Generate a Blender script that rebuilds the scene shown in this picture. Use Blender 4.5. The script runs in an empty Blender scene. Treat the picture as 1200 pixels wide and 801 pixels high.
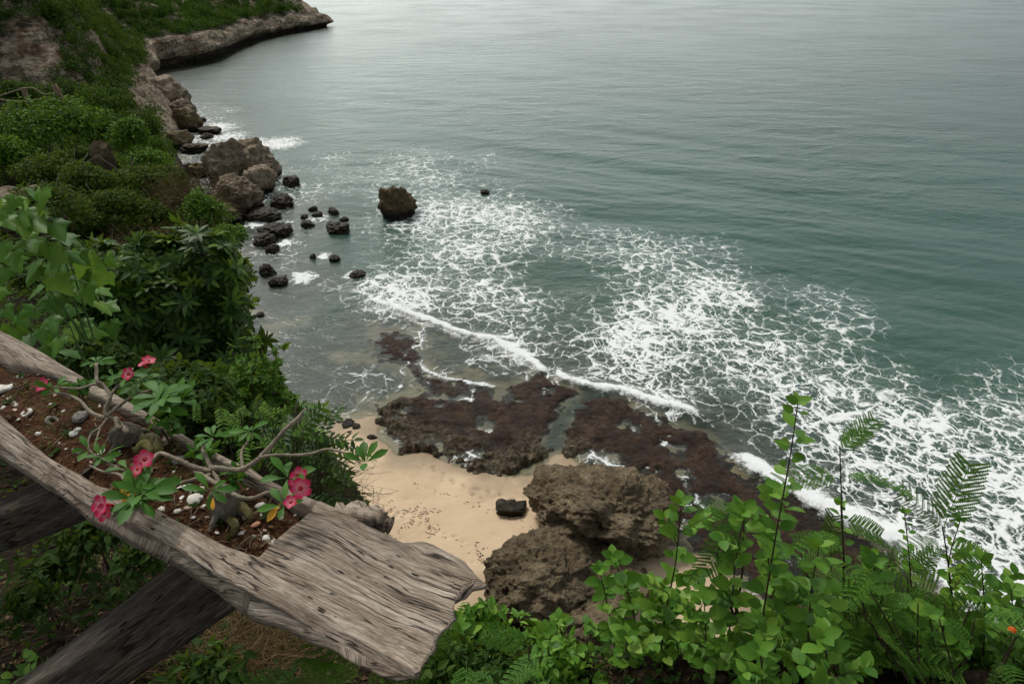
import bpy, bmesh, math, random
import numpy as np
from mathutils import Vector

random.seed(7); RNG = np.random.default_rng(7)
R = math.radians
S = bpy.context.scene
COL = S.collection
# ---------------------------------------------------------------- camera, sky, sun
H = 30.0; PITCH = R(29.0); F = 800.0; CX, CY = 600.0, 400.5
cam_d = bpy.data.cameras.new('camera'); cam = bpy.data.objects.new('camera', cam_d); COL.objects.link(cam)
cam_d.sensor_width = 36.0; cam_d.lens = 24.0; cam_d.clip_start = 0.05; cam_d.clip_end = 30000
cam.location = (0, 0, H); cam.rotation_euler = (math.pi/2 - PITCH, 0, 0)
S.camera = cam
SUN_EL, SUN_AZ = R(52), R(-35)        # azimuth from +Y, negative = left
w = bpy.data.worlds.new('World'); S.world = w; w.use_nodes = True
nt = w.node_tree; nt.nodes.clear()
def wn(t, **k):
    n = nt.nodes.new(t)
    for a, b in k.items(): setattr(n, a, b)
    return n
sky = wn('ShaderNodeTexSky', sky_type='NISHITA', sun_disc=False, sun_elevation=SUN_EL, sun_rotation=SUN_AZ, air_density=1.0, dust_density=3.0, ozone_density=1.0)
hs = wn('ShaderNodeHueSaturation'); hs.inputs['Saturation'].default_value = 0.45
tc = wn('ShaderNodeTexCoord')
mp = wn('ShaderNodeMapping'); mp.inputs['Scale'].default_value = (1.2, 1.2, 4.0)
nz = wn('ShaderNodeTexNoise'); nz.inputs['Scale'].default_value = 1.6; nz.inputs['Detail'].default_value = 5
cr = wn('ShaderNodeMapRange'); cr.inputs['From Min'].default_value = 0.35; cr.inputs['From Max'].default_value = 0.65
cr.inputs['To Min'].default_value = 0.25; cr.inputs['To Max'].default_value = 0.9
# cloud deck brighter towards the veiled sun (left, ahead)
dp = wn('ShaderNodeVectorMath', operation='DOT_PRODUCT'); dp.inputs[1].default_value = (math.sin(R(-28)), math.cos(R(-28)), 0)
br = wn('ShaderNodeMapRange'); br.inputs['From Min'].default_value = 0.4; br.inputs['From Max'].default_value = 1.0
br.inputs['To Min'].default_value = 1.9; br.inputs['To Max'].default_value = 8.5
cc = wn('ShaderNodeCombineColor')
mx = wn('ShaderNodeMix', data_type='RGBA')
bg = wn('ShaderNodeBackground'); bg.inputs['Strength'].default_value = 0.12
ow = wn('ShaderNodeOutputWorld')
L = nt.links.new
L(sky.outputs[0], hs.inputs['Color']); L(tc.outputs['Generated'], mp.inputs[0]); L(mp.outputs[0], nz.inputs[0]); L(nz.outputs[0], cr.inputs[0])
L(tc.outputs['Generated'], dp.inputs[0]); L(dp.outputs['Value'], br.inputs[0])
vm = wn('ShaderNodeVectorMath', operation='SCALE'); vm.inputs[0].default_value = (0.94, 1.0, 0.965)
L(br.outputs[0], vm.inputs['Scale'])
L(cr.outputs[0], mx.inputs['Factor']); L(hs.outputs[0], mx.inputs['A']); L(vm.outputs[0], mx.inputs['B'])
L(mx.outputs['Result'], bg.inputs[0]); L(bg.outputs[0], ow.inputs[0])
sd = bpy.data.lights.new('sun', 'SUN'); sd.energy = 1.5; sd.angle = R(14); sd.color = (1, 0.96, 0.9)
sun = bpy.data.objects.new('sun', sd); COL.objects.link(sun)
sdir = Vector((math.sin(SUN_AZ)*math.cos(SUN_EL), math.cos(SUN_AZ)*math.cos(SUN_EL), math.sin(SUN_EL)))
sun.rotation_euler = sdir.to_track_quat('Z', 'Y').to_euler()
S.view_settings.view_transform = 'Standard'; S.view_settings.look = 'None'
S.view_settings.exposure = 0.5; S.view_settings.gamma = 1.0
S.cycles.max_bounces = 6; S.cycles.transparent_max_bounces = 12; S.cycles.caustics_reflective = False; S.cycles.caustics_refractive = False

# ---------------------------------------------------------------- geometry of the view (photo pixel <-> world)
cp, sp = math.cos(PITCH), math.sin(PITCH)
def ray(px, py):
    a, b = (px-CX)/F, (CY-py)/F
    return np.array([a, cp + b*sp, -sp + b*cp])
def atz(px, py, z):
    d = ray(px, py); return np.array([0, 0, H]) + d*((z-H)/d[2])
def aty(px, py, y):
    d = ray(px, py); return np.array([0, 0, H]) + d*(y/d[1])
def proj(X, Y, Z):
    f = Y*cp - (Z-H)*sp; u = Y*sp + (Z-H)*cp
    f = np.where(f < 0.05, 0.05, f)
    return CX + F*X/f, CY - F*u/f
# ---------------------------------------------------------------- numpy noise
def _h(ix, iy, iz, s):
    n = (ix.astype(np.int64)*73856093) ^ (iy.astype(np.int64)*19349663) ^ (iz.astype(np.int64)*83492791) ^ (s*2654435761)
    n = (n ^ (n >> 13)) * 1274126177 & 0x7fffffff
    n = (n ^ (n >> 16)) * 668265263 & 0x7fffffff
    return (n & 0xffff)/65535.0*2 - 1
def vn(x, y, z=None, s=0):
    x = np.asarray(x, float); y = np.asarray(y, float); z = np.zeros_like(x) if z is None else np.asarray(z, float)
    ix, iy, iz = np.floor(x), np.floor(y), np.floor(z)
    fx, fy, fz = x-ix, y-iy, z-iz
    fx, fy, fz = [t*t*t*(t*(t*6-15)+10) for t in (fx, fy, fz)]
    def c(a, b, d): return _h(ix+a, iy+b, iz+d, s)
    l = lambda a, b, t: a+(b-a)*t
    return l(l(l(c(0,0,0), c(1,0,0), fx), l(c(0,1,0), c(1,1,0), fx), fy), l(l(c(0,0,1), c(1,0,1), fx), l(c(0,1,1), c(1,1,1), fx), fy), fz)
def fbm(x, y, z=None, s=0, o=5, g=0.5):
    x = np.asarray(x, float); y = np.asarray(y, float); z = np.zeros_like(x) if z is None else np.asarray(z, float)
    t = 0; a = 1; n = 0
    for i in range(o):
        t = t + a*vn(x*2**i+i*7.3, y*2**i-i*3.1, z*2**i+i*1.7, s+i); n += a; a *= g
    return t/n
def ridged(x, y, z=None, s=0, o=4):
    t = 0; a = 1; n = 0
    z = np.zeros_like(x) if z is None else z
    for i in range(o):
        t = t + a*(1-np.abs(vn(x*2**i+5*i, y*2**i, z*2**i, s+i))*2); n += a; a *= .5
    return t/n
def sm(a, b, x):
    t = np.clip((x-a)/(b-a), 0, 1); return t*t*(3-2*t)
def seg_dist(X, Y, pts, closed=False):
    pts = np.asarray(pts, float)[:, :2]; D = np.full(X.shape, 1e9); n = len(pts)
    for i in range(n if closed else n-1):
        a, b = pts[i], pts[(i+1) % n]; d = b-a; q = max(d@d, 1e-9)
        t = np.clip(((X-a[0])*d[0]+(Y-a[1])*d[1])/q, 0, 1)
        D = np.minimum(D, np.hypot(X-a[0]-t*d[0], Y-a[1]-t*d[1]))
    return D
def inside(X, Y, pts):
    pts = np.asarray(pts, float)[:, :2]; n = len(pts); r = np.zeros(X.shape, bool)
    for i in range(n):
        x1, y1 = pts[i]; x2, y2 = pts[(i+1) % n]
        if y1 == y2: continue
        c = ((y1 > Y) != (y2 > Y)) & (X < (x2-x1)*(Y-y1)/(y2-y1)+x1)
        r ^= c
    return r
def sdist(X, Y, pts):               # positive inside
    d = seg_dist(X, Y, pts, True); return np.where(inside(X, Y, pts), d, -d)
# ---------------------------------------------------------------- mesh helpers
class MB:
    def __init__(s): s.v = []; s.f = []; s.n = 0; s.at = []
    def add(s, v, f, at=None):
        v = np.asarray(v, float).reshape(-1, 3); f = np.asarray(f, int)
        s.v.append(v); s.f.append(f+s.n); s.n += len(v); s.at.append(at)
    def build(s, name, mat, parent=None, smooth=True, attr=None):
        me = bpy.data.meshes.new(name)
        v = np.concatenate(s.v); me.vertices.add(len(v)); me.vertices.foreach_set('co', v.astype(np.float32).ravel())
        loops = np.concatenate([f.ravel() for f in s.f]); tot = np.concatenate([np.full(len(f), f.shape[1]) for f in s.f])
        st = np.concatenate([[0], np.cumsum(tot)[:-1]])
        me.loops.add(len(loops)); me.loops.foreach_set('vertex_index', loops.astype(np.int32))
        me.polygons.add(len(tot)); me.polygons.foreach_set('loop_start', st.astype(np.int32)); me.polygons.foreach_set('loop_total', tot.astype(np.int32))
        me.polygons.foreach_set('use_smooth', np.full(len(tot), smooth))
        me.update(calc_edges=True); me.validate()
        if attr:
            for k, val in attr.items():
                val = np.asarray(val, np.float32)
                if val.ndim == 1:
                    a = me.attributes.new(k, 'FLOAT', 'POINT'); a.data.foreach_set('value', val)
                else:
                    a = me.attributes.new(k, 'FLOAT_VECTOR', 'POINT'); a.data.foreach_set('vector', val.ravel())
        me.materials.append(mat)
        o = bpy.data.objects.new(name, me); COL.objects.link(o)
        if parent: o.parent = parent
        return o
def tag(o, label=None, cat=None, group=None, kind=None):
    if label: o['label'] = label
    if cat: o['category'] = cat
    if group: o['group'] = group
    if kind: o['kind'] = kind
    return o
def empty(name, loc, label, cat, group=None):
    o = bpy.data.objects.new(name, None); COL.objects.link(o); o.location = [float(c) for c in loc]; o.empty_display_size = .2
    bpy.context.view_layer.update()
    return tag(o, label, cat, group)
def grid_faces(nx, ny):             # row-major [ny, nx]
    i = np.arange(ny-1)[:, None]*nx + np.arange(nx-1)[None]
    return np.stack([i, i+1, i+1+nx, i+nx], -1).reshape(-1, 4)
def norm(a): return a/np.maximum(np.linalg.norm(a, axis=-1, keepdims=True), 1e-9)
def place(T, TF, P, D, N, Sc):
    """template leaf (x along, y across, z up) put at P, pointing D, facing N, scaled Sc"""
    P = np.asarray(P, float); D = norm(np.asarray(D, float)); N = np.asarray(N, float)
    y = norm(np.cross(N, D)); z = np.cross(D, y); Sc = np.asarray(Sc, float)
    if Sc.ndim == 1: Sc = Sc[:, None]
    Sc = np.broadcast_to(Sc, (len(P), 3))
    L_ = T[None]*Sc[:, None]
    V = P[:, None] + L_[..., :1]*D[:, None] + L_[..., 1:2]*y[:, None] + L_[..., 2:3]*z[:, None]
    FF = TF[None] + (np.arange(len(P))*len(T))[:, None, None]
    return V.reshape(-1, 3), FF.reshape(-1, TF.shape[1])
def tube(pts, rad, n=7, closed_end=True, wob=0, s=0):
    pts = np.asarray(pts, float); rad = np.broadcast_to(np.asarray(rad, float), (len(pts),)).copy()
    t = norm(np.gradient(pts, axis=0)); up = np.array([0.13, .2, 1.0])
    a = norm(np.cross(t, up)); b = np.cross(t, a); th = np.arange(n)/n*2*math.pi
    rr = rad[:, None]*np.ones(n)
    if wob: rr = rr*(1+wob*vn(np.arange(len(pts))[:, None]*.9+0*th, th[None]*1.3, None, s))
    V = pts[:, None] + (a[:, None]*np.cos(th)[None, :, None] + b[:, None]*np.sin(th)[None, :, None])*rr[..., None]
    V = V.reshape(-1, 3); m = len(pts)
    i = np.arange(m-1)[:, None]*n; j = np.arange(n)[None]; k = (j+1) % n
    Fq = np.stack([i+j, i+k, i+k+n, i+j+n], -1).reshape(-1, 4)
    return V, Fq, (np.arange(n)[::-1].reshape(1, n), (np.arange(n)+(m-1)*n).reshape(1, n))
def add_tube(mb, pts, rad, n=7, wob=0, s=0):
    V, Fq, caps = tube(pts, rad, n, True, wob, s); b = mb.n
    mb.add(V, Fq)
    for c in caps: mb.f.append(c+b)
def smooth_path(pts, n=8):
    pts = np.asarray(pts, float); P = np.vstack([2*pts[0]-pts[1], pts, 2*pts[-1]-pts[-2]]); out = []
    for i in range(1, len(P)-2):
        p0, p1, p2, p3 = P[i-1:i+3]
        for t in np.linspace(0, 1, n, endpoint=False):
            out.append(.5*((2*p1)+(-p0+p2)*t+(2*p0-5*p1+4*p2-p3)*t*t+(-p0+3*p1-3*p2+p3)*t**3))
    out.append(P[-2]); return np.array(out)
def leaf_t(n=4, wid=.5, fold=.12, droop=.18, peak=.42, tip=1.0):
    """ovate leaf, unit length, two rows of quads either side of a mid rib"""
    x = np.linspace(0, 1, n+1); e = math.log(.5)/math.log(peak)
    wv = wid/2*np.sin(np.pi*np.clip(x, 0.0, 1)**e)**.8; wv[0] = .012; wv[-1] = .004
    z = -droop*x**2
    V = []
    for i in range(n+1): V += [(x[i], -wv[i], z[i]+fold*wv[i]*2), (x[i], 0, z[i]), (x[i], wv[i], z[i]+fold*wv[i]*2)]
    Fc = []
    for i in range(n):
        a = 3*i; Fc += [(a, a+3, a+4, a+1), (a+1, a+4, a+5, a+2)]
    return np.array(V), np.array(Fc)
LEAF = leaf_t(); LEAF_NARROW = leaf_t(4, .3, .1, .3, .5); LEAF_ROUND = leaf_t(5, .68, .12, .15, .45)
LEAF_OB = leaf_t(5, .36, .12, .25, .68); LEAF_LO = (np.array([(0, 0, 0), (.5, -.27, .04), (1, 0, -.06), (.5, .27, .04)]), np.array([(0, 1, 2, 3)]))
def rdir(n, up=0.0):
    v = RNG.normal(size=(n, 3)); v[:, 2] = v[:, 2]+up; return norm(v)
# ---------------------------------------------------------------- materials
def new_mat(name):
    m = bpy.data.materials.new(name); m.use_nodes = True; t = m.node_tree; t.nodes.clear(); return m, t
class NT:
    def __init__(s, t): s.t = t
    def __call__(s, kind, ins=None, **k):
        n = s.t.nodes.new('ShaderNode'+kind)
        for a, b in k.items(): setattr(n, a, b)
        for a, b in (ins or {}).items():
            i = n.inputs[a]
            if hasattr(b, 'is_linked') or isinstance(b, bpy.types.NodeSocket): s.t.links.new(b, i)
            else: i.default_value = b
        return n
    def math(s, op, a, b=0.0, c=0.0, clamp=False): return s('Math', {0: a, 1: b, 2: c}, operation=op, use_clamp=clamp).outputs[0]
    def mix(s, f, a, b): return s('Mix', {'Factor': f, 'A': a, 'B': b}, data_type='RGBA').outputs['Result']
    def noise(s, vec, scale, det=4, rough=.55, dist=0): return s('TexNoise', {'Vector': vec, 'Scale': scale, 'Detail': det, 'Roughness': rough, 'Distortion': dist}).outputs[0]
    def rng(s, v, a, b, c=0.0, d=1.0, smooth=False):
        n = s('MapRange', {'Value': v, 'From Min': a, 'From Max': b, 'To Min': c, 'To Max': d}); n.interpolation_type = 'SMOOTHSTEP' if smooth else 'LINEAR'; return n.outputs[0]
    def ramp(s, v, stops):
        n = s('ValToRGB', {0: v}); e = n.color_ramp.elements
        while len(e) < len(stops): e.new(.5)
        for q, (p, c) in zip(e, stops): q.position = p; q.color = (*c, 1)
        return n.outputs[0]
    def attr(s, name): return s('Attribute', attribute_name=name)
    def out(s, sh): s('OutputMaterial', {'Surface': sh})
def leaf_mat(name, cols, trans=.3, rough=.5, spec=.3, scale=.6):
    m, t = new_mat(name); n = NT(t); g = n('NewGeometry'); tc = n('TexCoord')
    r = n.math('ADD', n.math('MULTIPLY', g.outputs['Random Per Island'], .65), n.math('MULTIPLY', n.rng(n.noise(g.outputs['Position'], scale, 2), .3, .7), .35))
    c = n.ramp(r, [(i/(len(cols)-1), q) for i, q in enumerate(cols)])
    p = n('BsdfPrincipled', {'Base Color': c, 'Roughness': rough, 'Specular IOR Level': spec})
    tr = n('BsdfTranslucent', {'Color': n.mix(.5, c, (.25, .35, .03, 1))})
    n.out(n('MixShader', {0: trans, 1: p.outputs[0], 2: tr.outputs[0]}).outputs[0]); return m
def plain(name, col, rough=.8, bump=0, bs=40, var=.25, vs=12, spec=.3):
    m, t = new_mat(name); n = NT(t); tc = n('TexCoord').outputs['Object']
    f = n.noise(tc, vs, 5)
    c = n.mix(n.rng(f, .3, .7), tuple(x*(1-var) for x in col)+(1,), tuple(min(1, x*(1+var)) for x in col)+(1,))
    ins = {'Base Color': c, 'Roughness': rough, 'Specular IOR Level': spec}
    if bump: ins['Normal'] = n('Bump', {'Height': n.noise(tc, bs, 6), 'Strength': bump, 'Distance': .02}).outputs[0]
    n.out(n('BsdfPrincipled', ins).outputs[0]); return m
def rock_mat(name, c1, c2, c3, scale=1.0, bump=.6, wet=None, dist=.15, rough=.85):
    """c1 dark, c2 mid, c3 pale; wet = (z0, z1) tide mark: algae-dark below z0, clean above z1"""
    m, t = new_mat(name); n = NT(t); g = n('NewGeometry').outputs['Position']
    a = n.noise(g, .5*scale, 8, .65); b = n.noise(g, 2.2*scale, 8, .7); d = n.noise(g, 7*scale, 6, .7)
    v = n('TexVoronoi', {'Vector': g, 'Scale': 3.0*scale}, feature='F1').outputs['Distance']
    c = n.ramp(n.math('ADD', n.math('MULTIPLY', a, .55), n.math('MULTIPLY', b, .45)), [(.34, c1), (.5, c2), (.66, c3)])
    c = n.mix(n.rng(d, .45, .7, 0, .55), c, (*[x*.35 for x in c1], 1))
    hgt = n.math('ADD', n.math('MULTIPLY', b, 1.0), n.math('ADD', n.math('MULTIPLY', d, .5), n.math('MULTIPLY', v, .3)))
    rg = rough
    if wet:
        z = n('SeparateXYZ', {0: g}).outputs[2]
        wz = n.rng(n.math('ADD', z, n.math('MULTIPLY', n.math('SUBTRACT', a, .5), 1.2)), wet[0], wet[1], 1, 0, True)
        c = n.mix(wz, c, (.011, .009, .006, 1)); rg = n.math('SUBTRACT', rough, n.math('MULTIPLY', wz, .25))
    bp = n('Bump', {'Height': hgt, 'Strength': bump, 'Distance': dist})
    n.out(n('BsdfPrincipled', {'Base Color': c, 'Roughness': rg, 'Specular IOR Level': .25, 'Normal': bp.outputs[0]}).outputs[0]); return m

M = {}
M['limestone'] = rock_mat('pitted_limestone', (.055, .042, .025), (.25, .19, .11), (.50, .40, .25), 1.1, 1.0, None, .55)
M['searock'] = rock_mat('sea_rock', (.06, .045, .025), (.16, .12, .06), (.28, .22, .12), .6, .9, (.7, 1.8), .3)
M['bigrock'] = rock_mat('grey_brown_rock', (.07, .053, .035), (.34, .26, .175), (.60, .51, .39), .45, 1.0, (.5, 1.8), .8)
M['darkrock'] = rock_mat('wet_dark_rock', (.010, .008, .005), (.034, .025, .014), (.095, .07, .038), 1.2, .9, None, .2, .55)
# ---------------------------------------------------------------- land outlines
SAND_PX = [(392, 500), (402, 490), (440, 488), (446, 516), (470, 534), (500, 529), (530, 545), (560, 552), (590, 561), (622, 556), (640, 540), (650, 533),
           (668, 532), (690, 560), (760, 630), (830, 655), (870, 690), (900, 760), (1000, 860), (200, 900), (240, 620), (330, 560), (360, 520)]
REEF_PX = [(428, 505), (440, 478), (462, 468), (486, 458), (492, 445), (472, 430), (452, 415), (436, 398), (441, 387), (470, 383), (492, 388), (498, 400), (494, 420), (512, 435),
           (545, 441), (577, 449), (604, 452), (616, 440), (628, 433), (652, 444), (690, 460), (735, 465), (790, 492), (830, 508), (872, 543), (922, 573),
           (975, 603), (1015, 628), (1065, 650), (1110, 690), (1180, 760), (1100, 800), (950, 770), (870, 700), (835, 655), (790, 625), (760, 600), (700, 548),
           (668, 536), (650, 531), (640, 542), (615, 556), (590, 560), (560, 550), (530, 543), (500, 528), (470, 533), (446, 516)]
SAND = [atz(x, y, 0) for x, y in SAND_PX]; REEF = [atz(x, y, 0) for x, y in REEF_PX]
CHAN = [atz(x, y, 0) for x, y in [(646, 545), (650, 522), (657, 500), (663, 483), (680, 470), (705, 462)]]
POOLS = [((712, 536), 1.3), ((565, 497), .9), ((470, 480), .9), ((610, 470), .7), ((735, 500), .8), ((640, 460), .6), ((520, 468), 1.0), ((590, 463), 1.1), ((780, 520), 1.0), ((800, 560), 1.2), ((830, 590), 1.5), ((760, 560), .7), ((560, 535), .8), ((520, 525), .5), ((545, 463), .8)]
POOLS = [(atz(p[0], p[1], 0), r) for p, r in POOLS]
WEED = [((370, 450), 3.6), ((350, 425), 2.5), ((345, 335), 5), ((320, 320), 4), ((420, 440), 1.8), ((460, 405), 2.0), ((555, 412), 2.0), ((400, 470), 1.2), ((360, 470), 2), ((340, 255), 8), ((300, 180), 10), ((700, 480), 1.6)]
WEED = [(atz(p[0], p[1], 0), r) for p, r in WEED]
COAST_PX = [(300, 470), (296, 420), (285, 370), (268, 330), (262, 275), (238, 235), (212, 202), (208, 182), (222, 160), (212, 140), (200, 118), (192, 100), (186, 84), (215, 80), (250, 73), (275, 61), (300, 50), (330, 42), (362, 36), (391, 31)]
COAST = [atz(x, y, 0)[:2] for x, y in COAST_PX]
TIP = COAST[-1]
LAND = COAST + [TIP+np.array([-1, 5]), TIP+np.array([-8, 9]), TIP+np.array([-24, 16]), TIP+np.array([-45, 50]), np.array([-240, 520]), np.array([-420, 520]), np.array([-420, 55]), np.array([-40, 30])]

def seabed_h(X, Y):
    wx = X+.5*fbm(X*.5, Y*.5, None, 3); wy = Y+.6*fbm(X*.5, Y*.5, None, 9)
    ds = sdist(wx, wy, SAND); dr = sdist(wx, wy, REEF); dl = sdist(X, Y, LAND)
    z = np.where(ds > 0, .03+.10*ds, -.03+.09*ds)
    sh = np.minimum(np.maximum(np.maximum(ds, dr), dl+1.0), 0)      # distance from the nearest shore, negative offshore
    z2 = -.12+.045*sh
    z = np.where(ds > 0, np.minimum(z, 1.3+.02*ds), np.maximum(z, z2))
    z = np.maximum(z, -6)
    ch = seg_dist(X, Y, CHAN)
    z = z - .07*np.exp(-(ch/.7)**2)*(ds < .5)
    for p, r in WEED[:10]:
        k_ = np.exp(-(((X-p[0])/r)**2+((Y-p[1])/(r*1.25))**2)); z = np.where((z < -.12) & (ds < -.3), z+(-.12-z)*np.clip(k_*1.3, 0, .85), z)
    return z + .03*fbm(X*.6, Y*.6, None, 4), ds, dr
# ---------------------------------------------------------------- sea bed and beach (one sheet)
def axis(a, b, step, lo, hi, grow=1.12):
    c = list(np.arange(a, b, step)); s = step
    while c[-1] < hi: s = min(s*grow, 900); c.append(c[-1]+s)
    s = step
    while c[0] > lo: s = min(s*grow, 900); c.insert(0, c[0]-s)
    return np.array(c)
gx = axis(-15, 20, .1, -130, 130, 1.022); gy = axis(22, 44, .1, 4, 240, 1.022)
X, Y = np.meshgrid(gx, gy); Z, ds, dr = seabed_h(X, Y)
# footprints trodden in the sand
fp = []
for (a, b, c) in [((425, 590), (545, 640), 26), ((440, 600), (500, 606), 12), ((520, 560), (620, 585), 14), ((500, 540), (590, 600), 15), ((470, 640), (560, 668), 14)]:
    A, B = atz(*a, .4), atz(*b, .4)
    for i in range(c):
        q = A+(B-A)*(i/c); fp.append((q[0]+(.12 if i % 2 else -.12)+RNG.normal()*.06, q[1]+RNG.normal()*.1))
for (x, y) in fp: Z -= .06*np.exp(-(((X-x)/.12)**2+((Y-y)/.17)**2)**1.3)
for i in range(60):
    x, y = RNG.uniform(-9, 3), RNG.uniform(26, 38); Z -= .03*np.exp(-(((X-x)/.14)**2+((Y-y)/.14)**2))
weed = np.zeros_like(X)
for p, r in WEED: weed = np.maximum(weed, np.exp(-(((X-p[0])/r)**2+((Y-p[1])/(r*1.25))**2)))
m, t = new_mat('beach_sand'); n = NT(t); g = n('NewGeometry').outputs['Position']; z = n('SeparateXYZ', {0: g}).outputs[2]
a = n.noise(g, .35, 5); b = n.noise(g, 6, 6, .7); fine = n.noise(g, 40, 3)
c = n.ramp(a, [(.3, (.56, .41, .26)), (.7, (.66, .51, .34))]); c = n.mix(n.rng(b, .55, .8, 0, .25), c, (.3, .2, .12, 1))
wetf = n.rng(n.math('ADD', z, n.math('MULTIPLY', n.math('SUBTRACT', a, .5), .5)), .04, .28, 1, 0, True)
c = n.mix(wetf, c, (.34, .25, .155, 1))
c = n.mix(n.math('MULTIPLY', n.rng(z, -.5, -.1, 1, 0, True), .4), c, (.14, .13, .09, 1))
we = n.math('ADD', n.attr('weed').outputs['Fac'], n.math('MULTIPLY', n.math('SUBTRACT', n.noise(g, .9, 7, .7), .5), 1.1))
c = n.mix(n.rng(we, .32, .5, 0, .92, True), c, (.03, .02, .014, 1))
patch = n.math('MULTIPLY', n.rng(n.noise(g, .16, 6, .7), .36, .5, 0, .92, True), n.rng(z, -.16, -.10, 1, 0))
c = n.mix(patch, c, (.045, .034, .024, 1))
n.out(n('BsdfPrincipled', {'Base Color': c, 'Roughness': n.math('SUBTRACT', .95, n.math('MULTIPLY', wetf, .5)), 'Specular IOR Level': .25, 'Normal': n('Bump', {'Height': n.math('ADD', b, n.math('MULTIPLY', fine, .3)), 'Strength': .45, 'Distance': .06}).outputs[0]}).outputs[0])
mb = MB(); mb.add(np.stack([X, Y, Z], -1), grid_faces(len(gx), len(gy)))
tag(mb.build('beach', m, attr={'weed': (weed*(ds < -.3)).ravel()}), kind='structure')
# ---------------------------------------------------------------- reef shelf, awash
gx = np.arange(-16, 38, .11); gy = np.arange(19, 62, .11); X, Y = np.meshgrid(gx, gy)
wx = X+1.0*fbm(X*.45, Y*.45, None, 21)+1.1*fbm(X*1.3, Y*1.3, None, 22, 4, .6); wy = Y+1.3*fbm(X*.45, Y*.45, None, 31)+1.3*fbm(X*1.3, Y*1.3, None, 32, 4, .6)
dr = sdist(wx, wy, REEF); ch = seg_dist(wx, wy, CHAN); ds = sdist(X, Y, SAND)
hr = .005+.26*fbm(X*.5, Y*.5, None, 41, 6, .62)+.06*ridged(X*1.6, Y*1.6, None, 43)+.10*sm(9, 5, seg_dist(X, Y, [atz(500, 480, 0), atz(600, 500, 0), atz(700, 500, 0), atz(790, 560, 0)]))*sm(.3,2,dr)
inner = np.exp(-(np.maximum(-ds, 0)/2.6)**2)*sm(8, 2, X)          # rougher, higher rock beside the sand
hr += inner*(.04+.75*np.maximum(ridged(X*.75+.3*Y, Y*.9, None, 44), 0)*sm(.0, .4, dr))
hr -= 1.1*np.exp(-(ch/.62)**2)
for p, r in POOLS: hr -= .30*np.exp(-(((wx-p[0])/r)**2+((wy-p[1])/(r*.9))**2)**1.5)
hr = hr - .30*sm(.9, -.4, dr) - .5*sm(-.1, -1.2, dr)
hr = np.maximum(hr, -1.6)
keep = (dr > -1.3)
m, t = new_mat('reef_rock'); n = NT(t); g = n('NewGeometry').outputs['Position']
a = n.noise(g, .5, 8, .7); b = n.noise(g, 3, 8, .75); d = n.noise(g, 12, 5, .7)
c = n.ramp(n.math('ADD', n.math('MULTIPLY', a, .5), n.math('MULTIPLY', b, .5)), [(.38, (.015, .008, .005)), (.5, (.046, .025, .014)), (.62, (.11, .068, .04))])
c2 = n.ramp(b, [(.38, (.02, .015, .009)), (.5, (.09, .068, .04)), (.62, (.24, .185, .115))])
inn = n.math('ADD', n.attr('inner').outputs['Fac'], n.math('SUBTRACT', a, .5))
c = n.mix(n.rng(inn, .15, .6, 0, .95), c, c2)
n.out(n('BsdfPrincipled', {'Base Color': c, 'Roughness': n.rng(n.noise(g, .8, 5, .7), .4, .6, .3, .8), 'Specular IOR Level': .2, 'Normal': n('Bump', {'Height': n.math('ADD', b, n.math('MULTIPLY', d, .5)), 'Strength': 1.0, 'Distance': .22}).outputs[0]}).outputs[0])
Fq = grid_faces(len(gx), len(gy)); kf = keep.ravel()[Fq].all(1); Fq = Fq[kf]; used = np.unique(Fq); idx = -np.ones(X.size, int); idx[used] = np.arange(len(used))
mb = MB(); mb.add(np.stack([X, Y, hr], -1).reshape(-1, 3)[used], idx[Fq])
tag(mb.build('reef_shelf', m, attr={'inner': inner.ravel()[used]}), kind='structure')
REEFDAT = (gx, gy, hr, keep)
# ---------------------------------------------------------------- sea
FO = """
0 0 0 0 0 0 0 0 0 0 0 0 0 0 0 0 0 0 0 0 0 0 0 0 0
0 0 0 0 0 0 0 0 0 0 0 0 0 0 0 0 0 0 0 0 0 0 0 0 0
0 0 0 0 0 0 0 0 0 0 0 0 0 0 0 0 0 0 0 0 0 0 0 0 0
0 0 0 0 7 6 2 1 0 0 0 0 0 0 0 0 0 0 0 0 0 0 0 0 0
0 0 0 0 4 4 3 3 3 4 5 3 1 0 0 0 0 0 0 0 0 0 0 0 0
0 0 0 0 3 3 4 4 2 4 6 7 7 4 2 1 0 0 0 0 0 0 0 0 0
0 0 0 0 1 3 3 3 2 4 5 6 5 4 5 6 5 3 1 0 0 0 0 0 0
0 0 0 0 0 1 1 1 3 7 8 8 7 4 3 6 8 7 5 4 3 1 0 0 0
0 0 0 0 0 1 1 2 1 1 0 3 7 5 7 8 7 7 7 6 4 2 0 1 2
0 0 0 0 0 1 2 2 3 3 3 3 2 3 6 6 5 5 7 7 7 6 3 4 4
0 0 0 0 0 1 1 2 3 2 2 2 2 1 3 3 3 3 4 6 7 8 8 6 6
0 0 0 0 0 0 0 0 0 0 0 0 0 0 1 2 3 3 2 6 7 8 8 8 8
0 0 0 0 0 0 0 0 0 0 0 0 0 0 1 1 1 2 3 5 7 8 8 8 8
0 0 0 0 0 0 0 0 0 0 0 0 0 0 0 1 1 1 2 3 4 7 8 8 8
0 0 0 0 0 0 0 0 0 0 0 0 0 0 0 0 0 0 1 2 3 5 8 8 8
0 0 0 0 0 0 0 0 0 0 0 0 0 0 0 0 0 0 1 2 2 3 6 8 8
"""
FT = np.array([[int(c) for c in r.split()] for r in FO.strip().splitlines()], float)/9*.80
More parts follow.
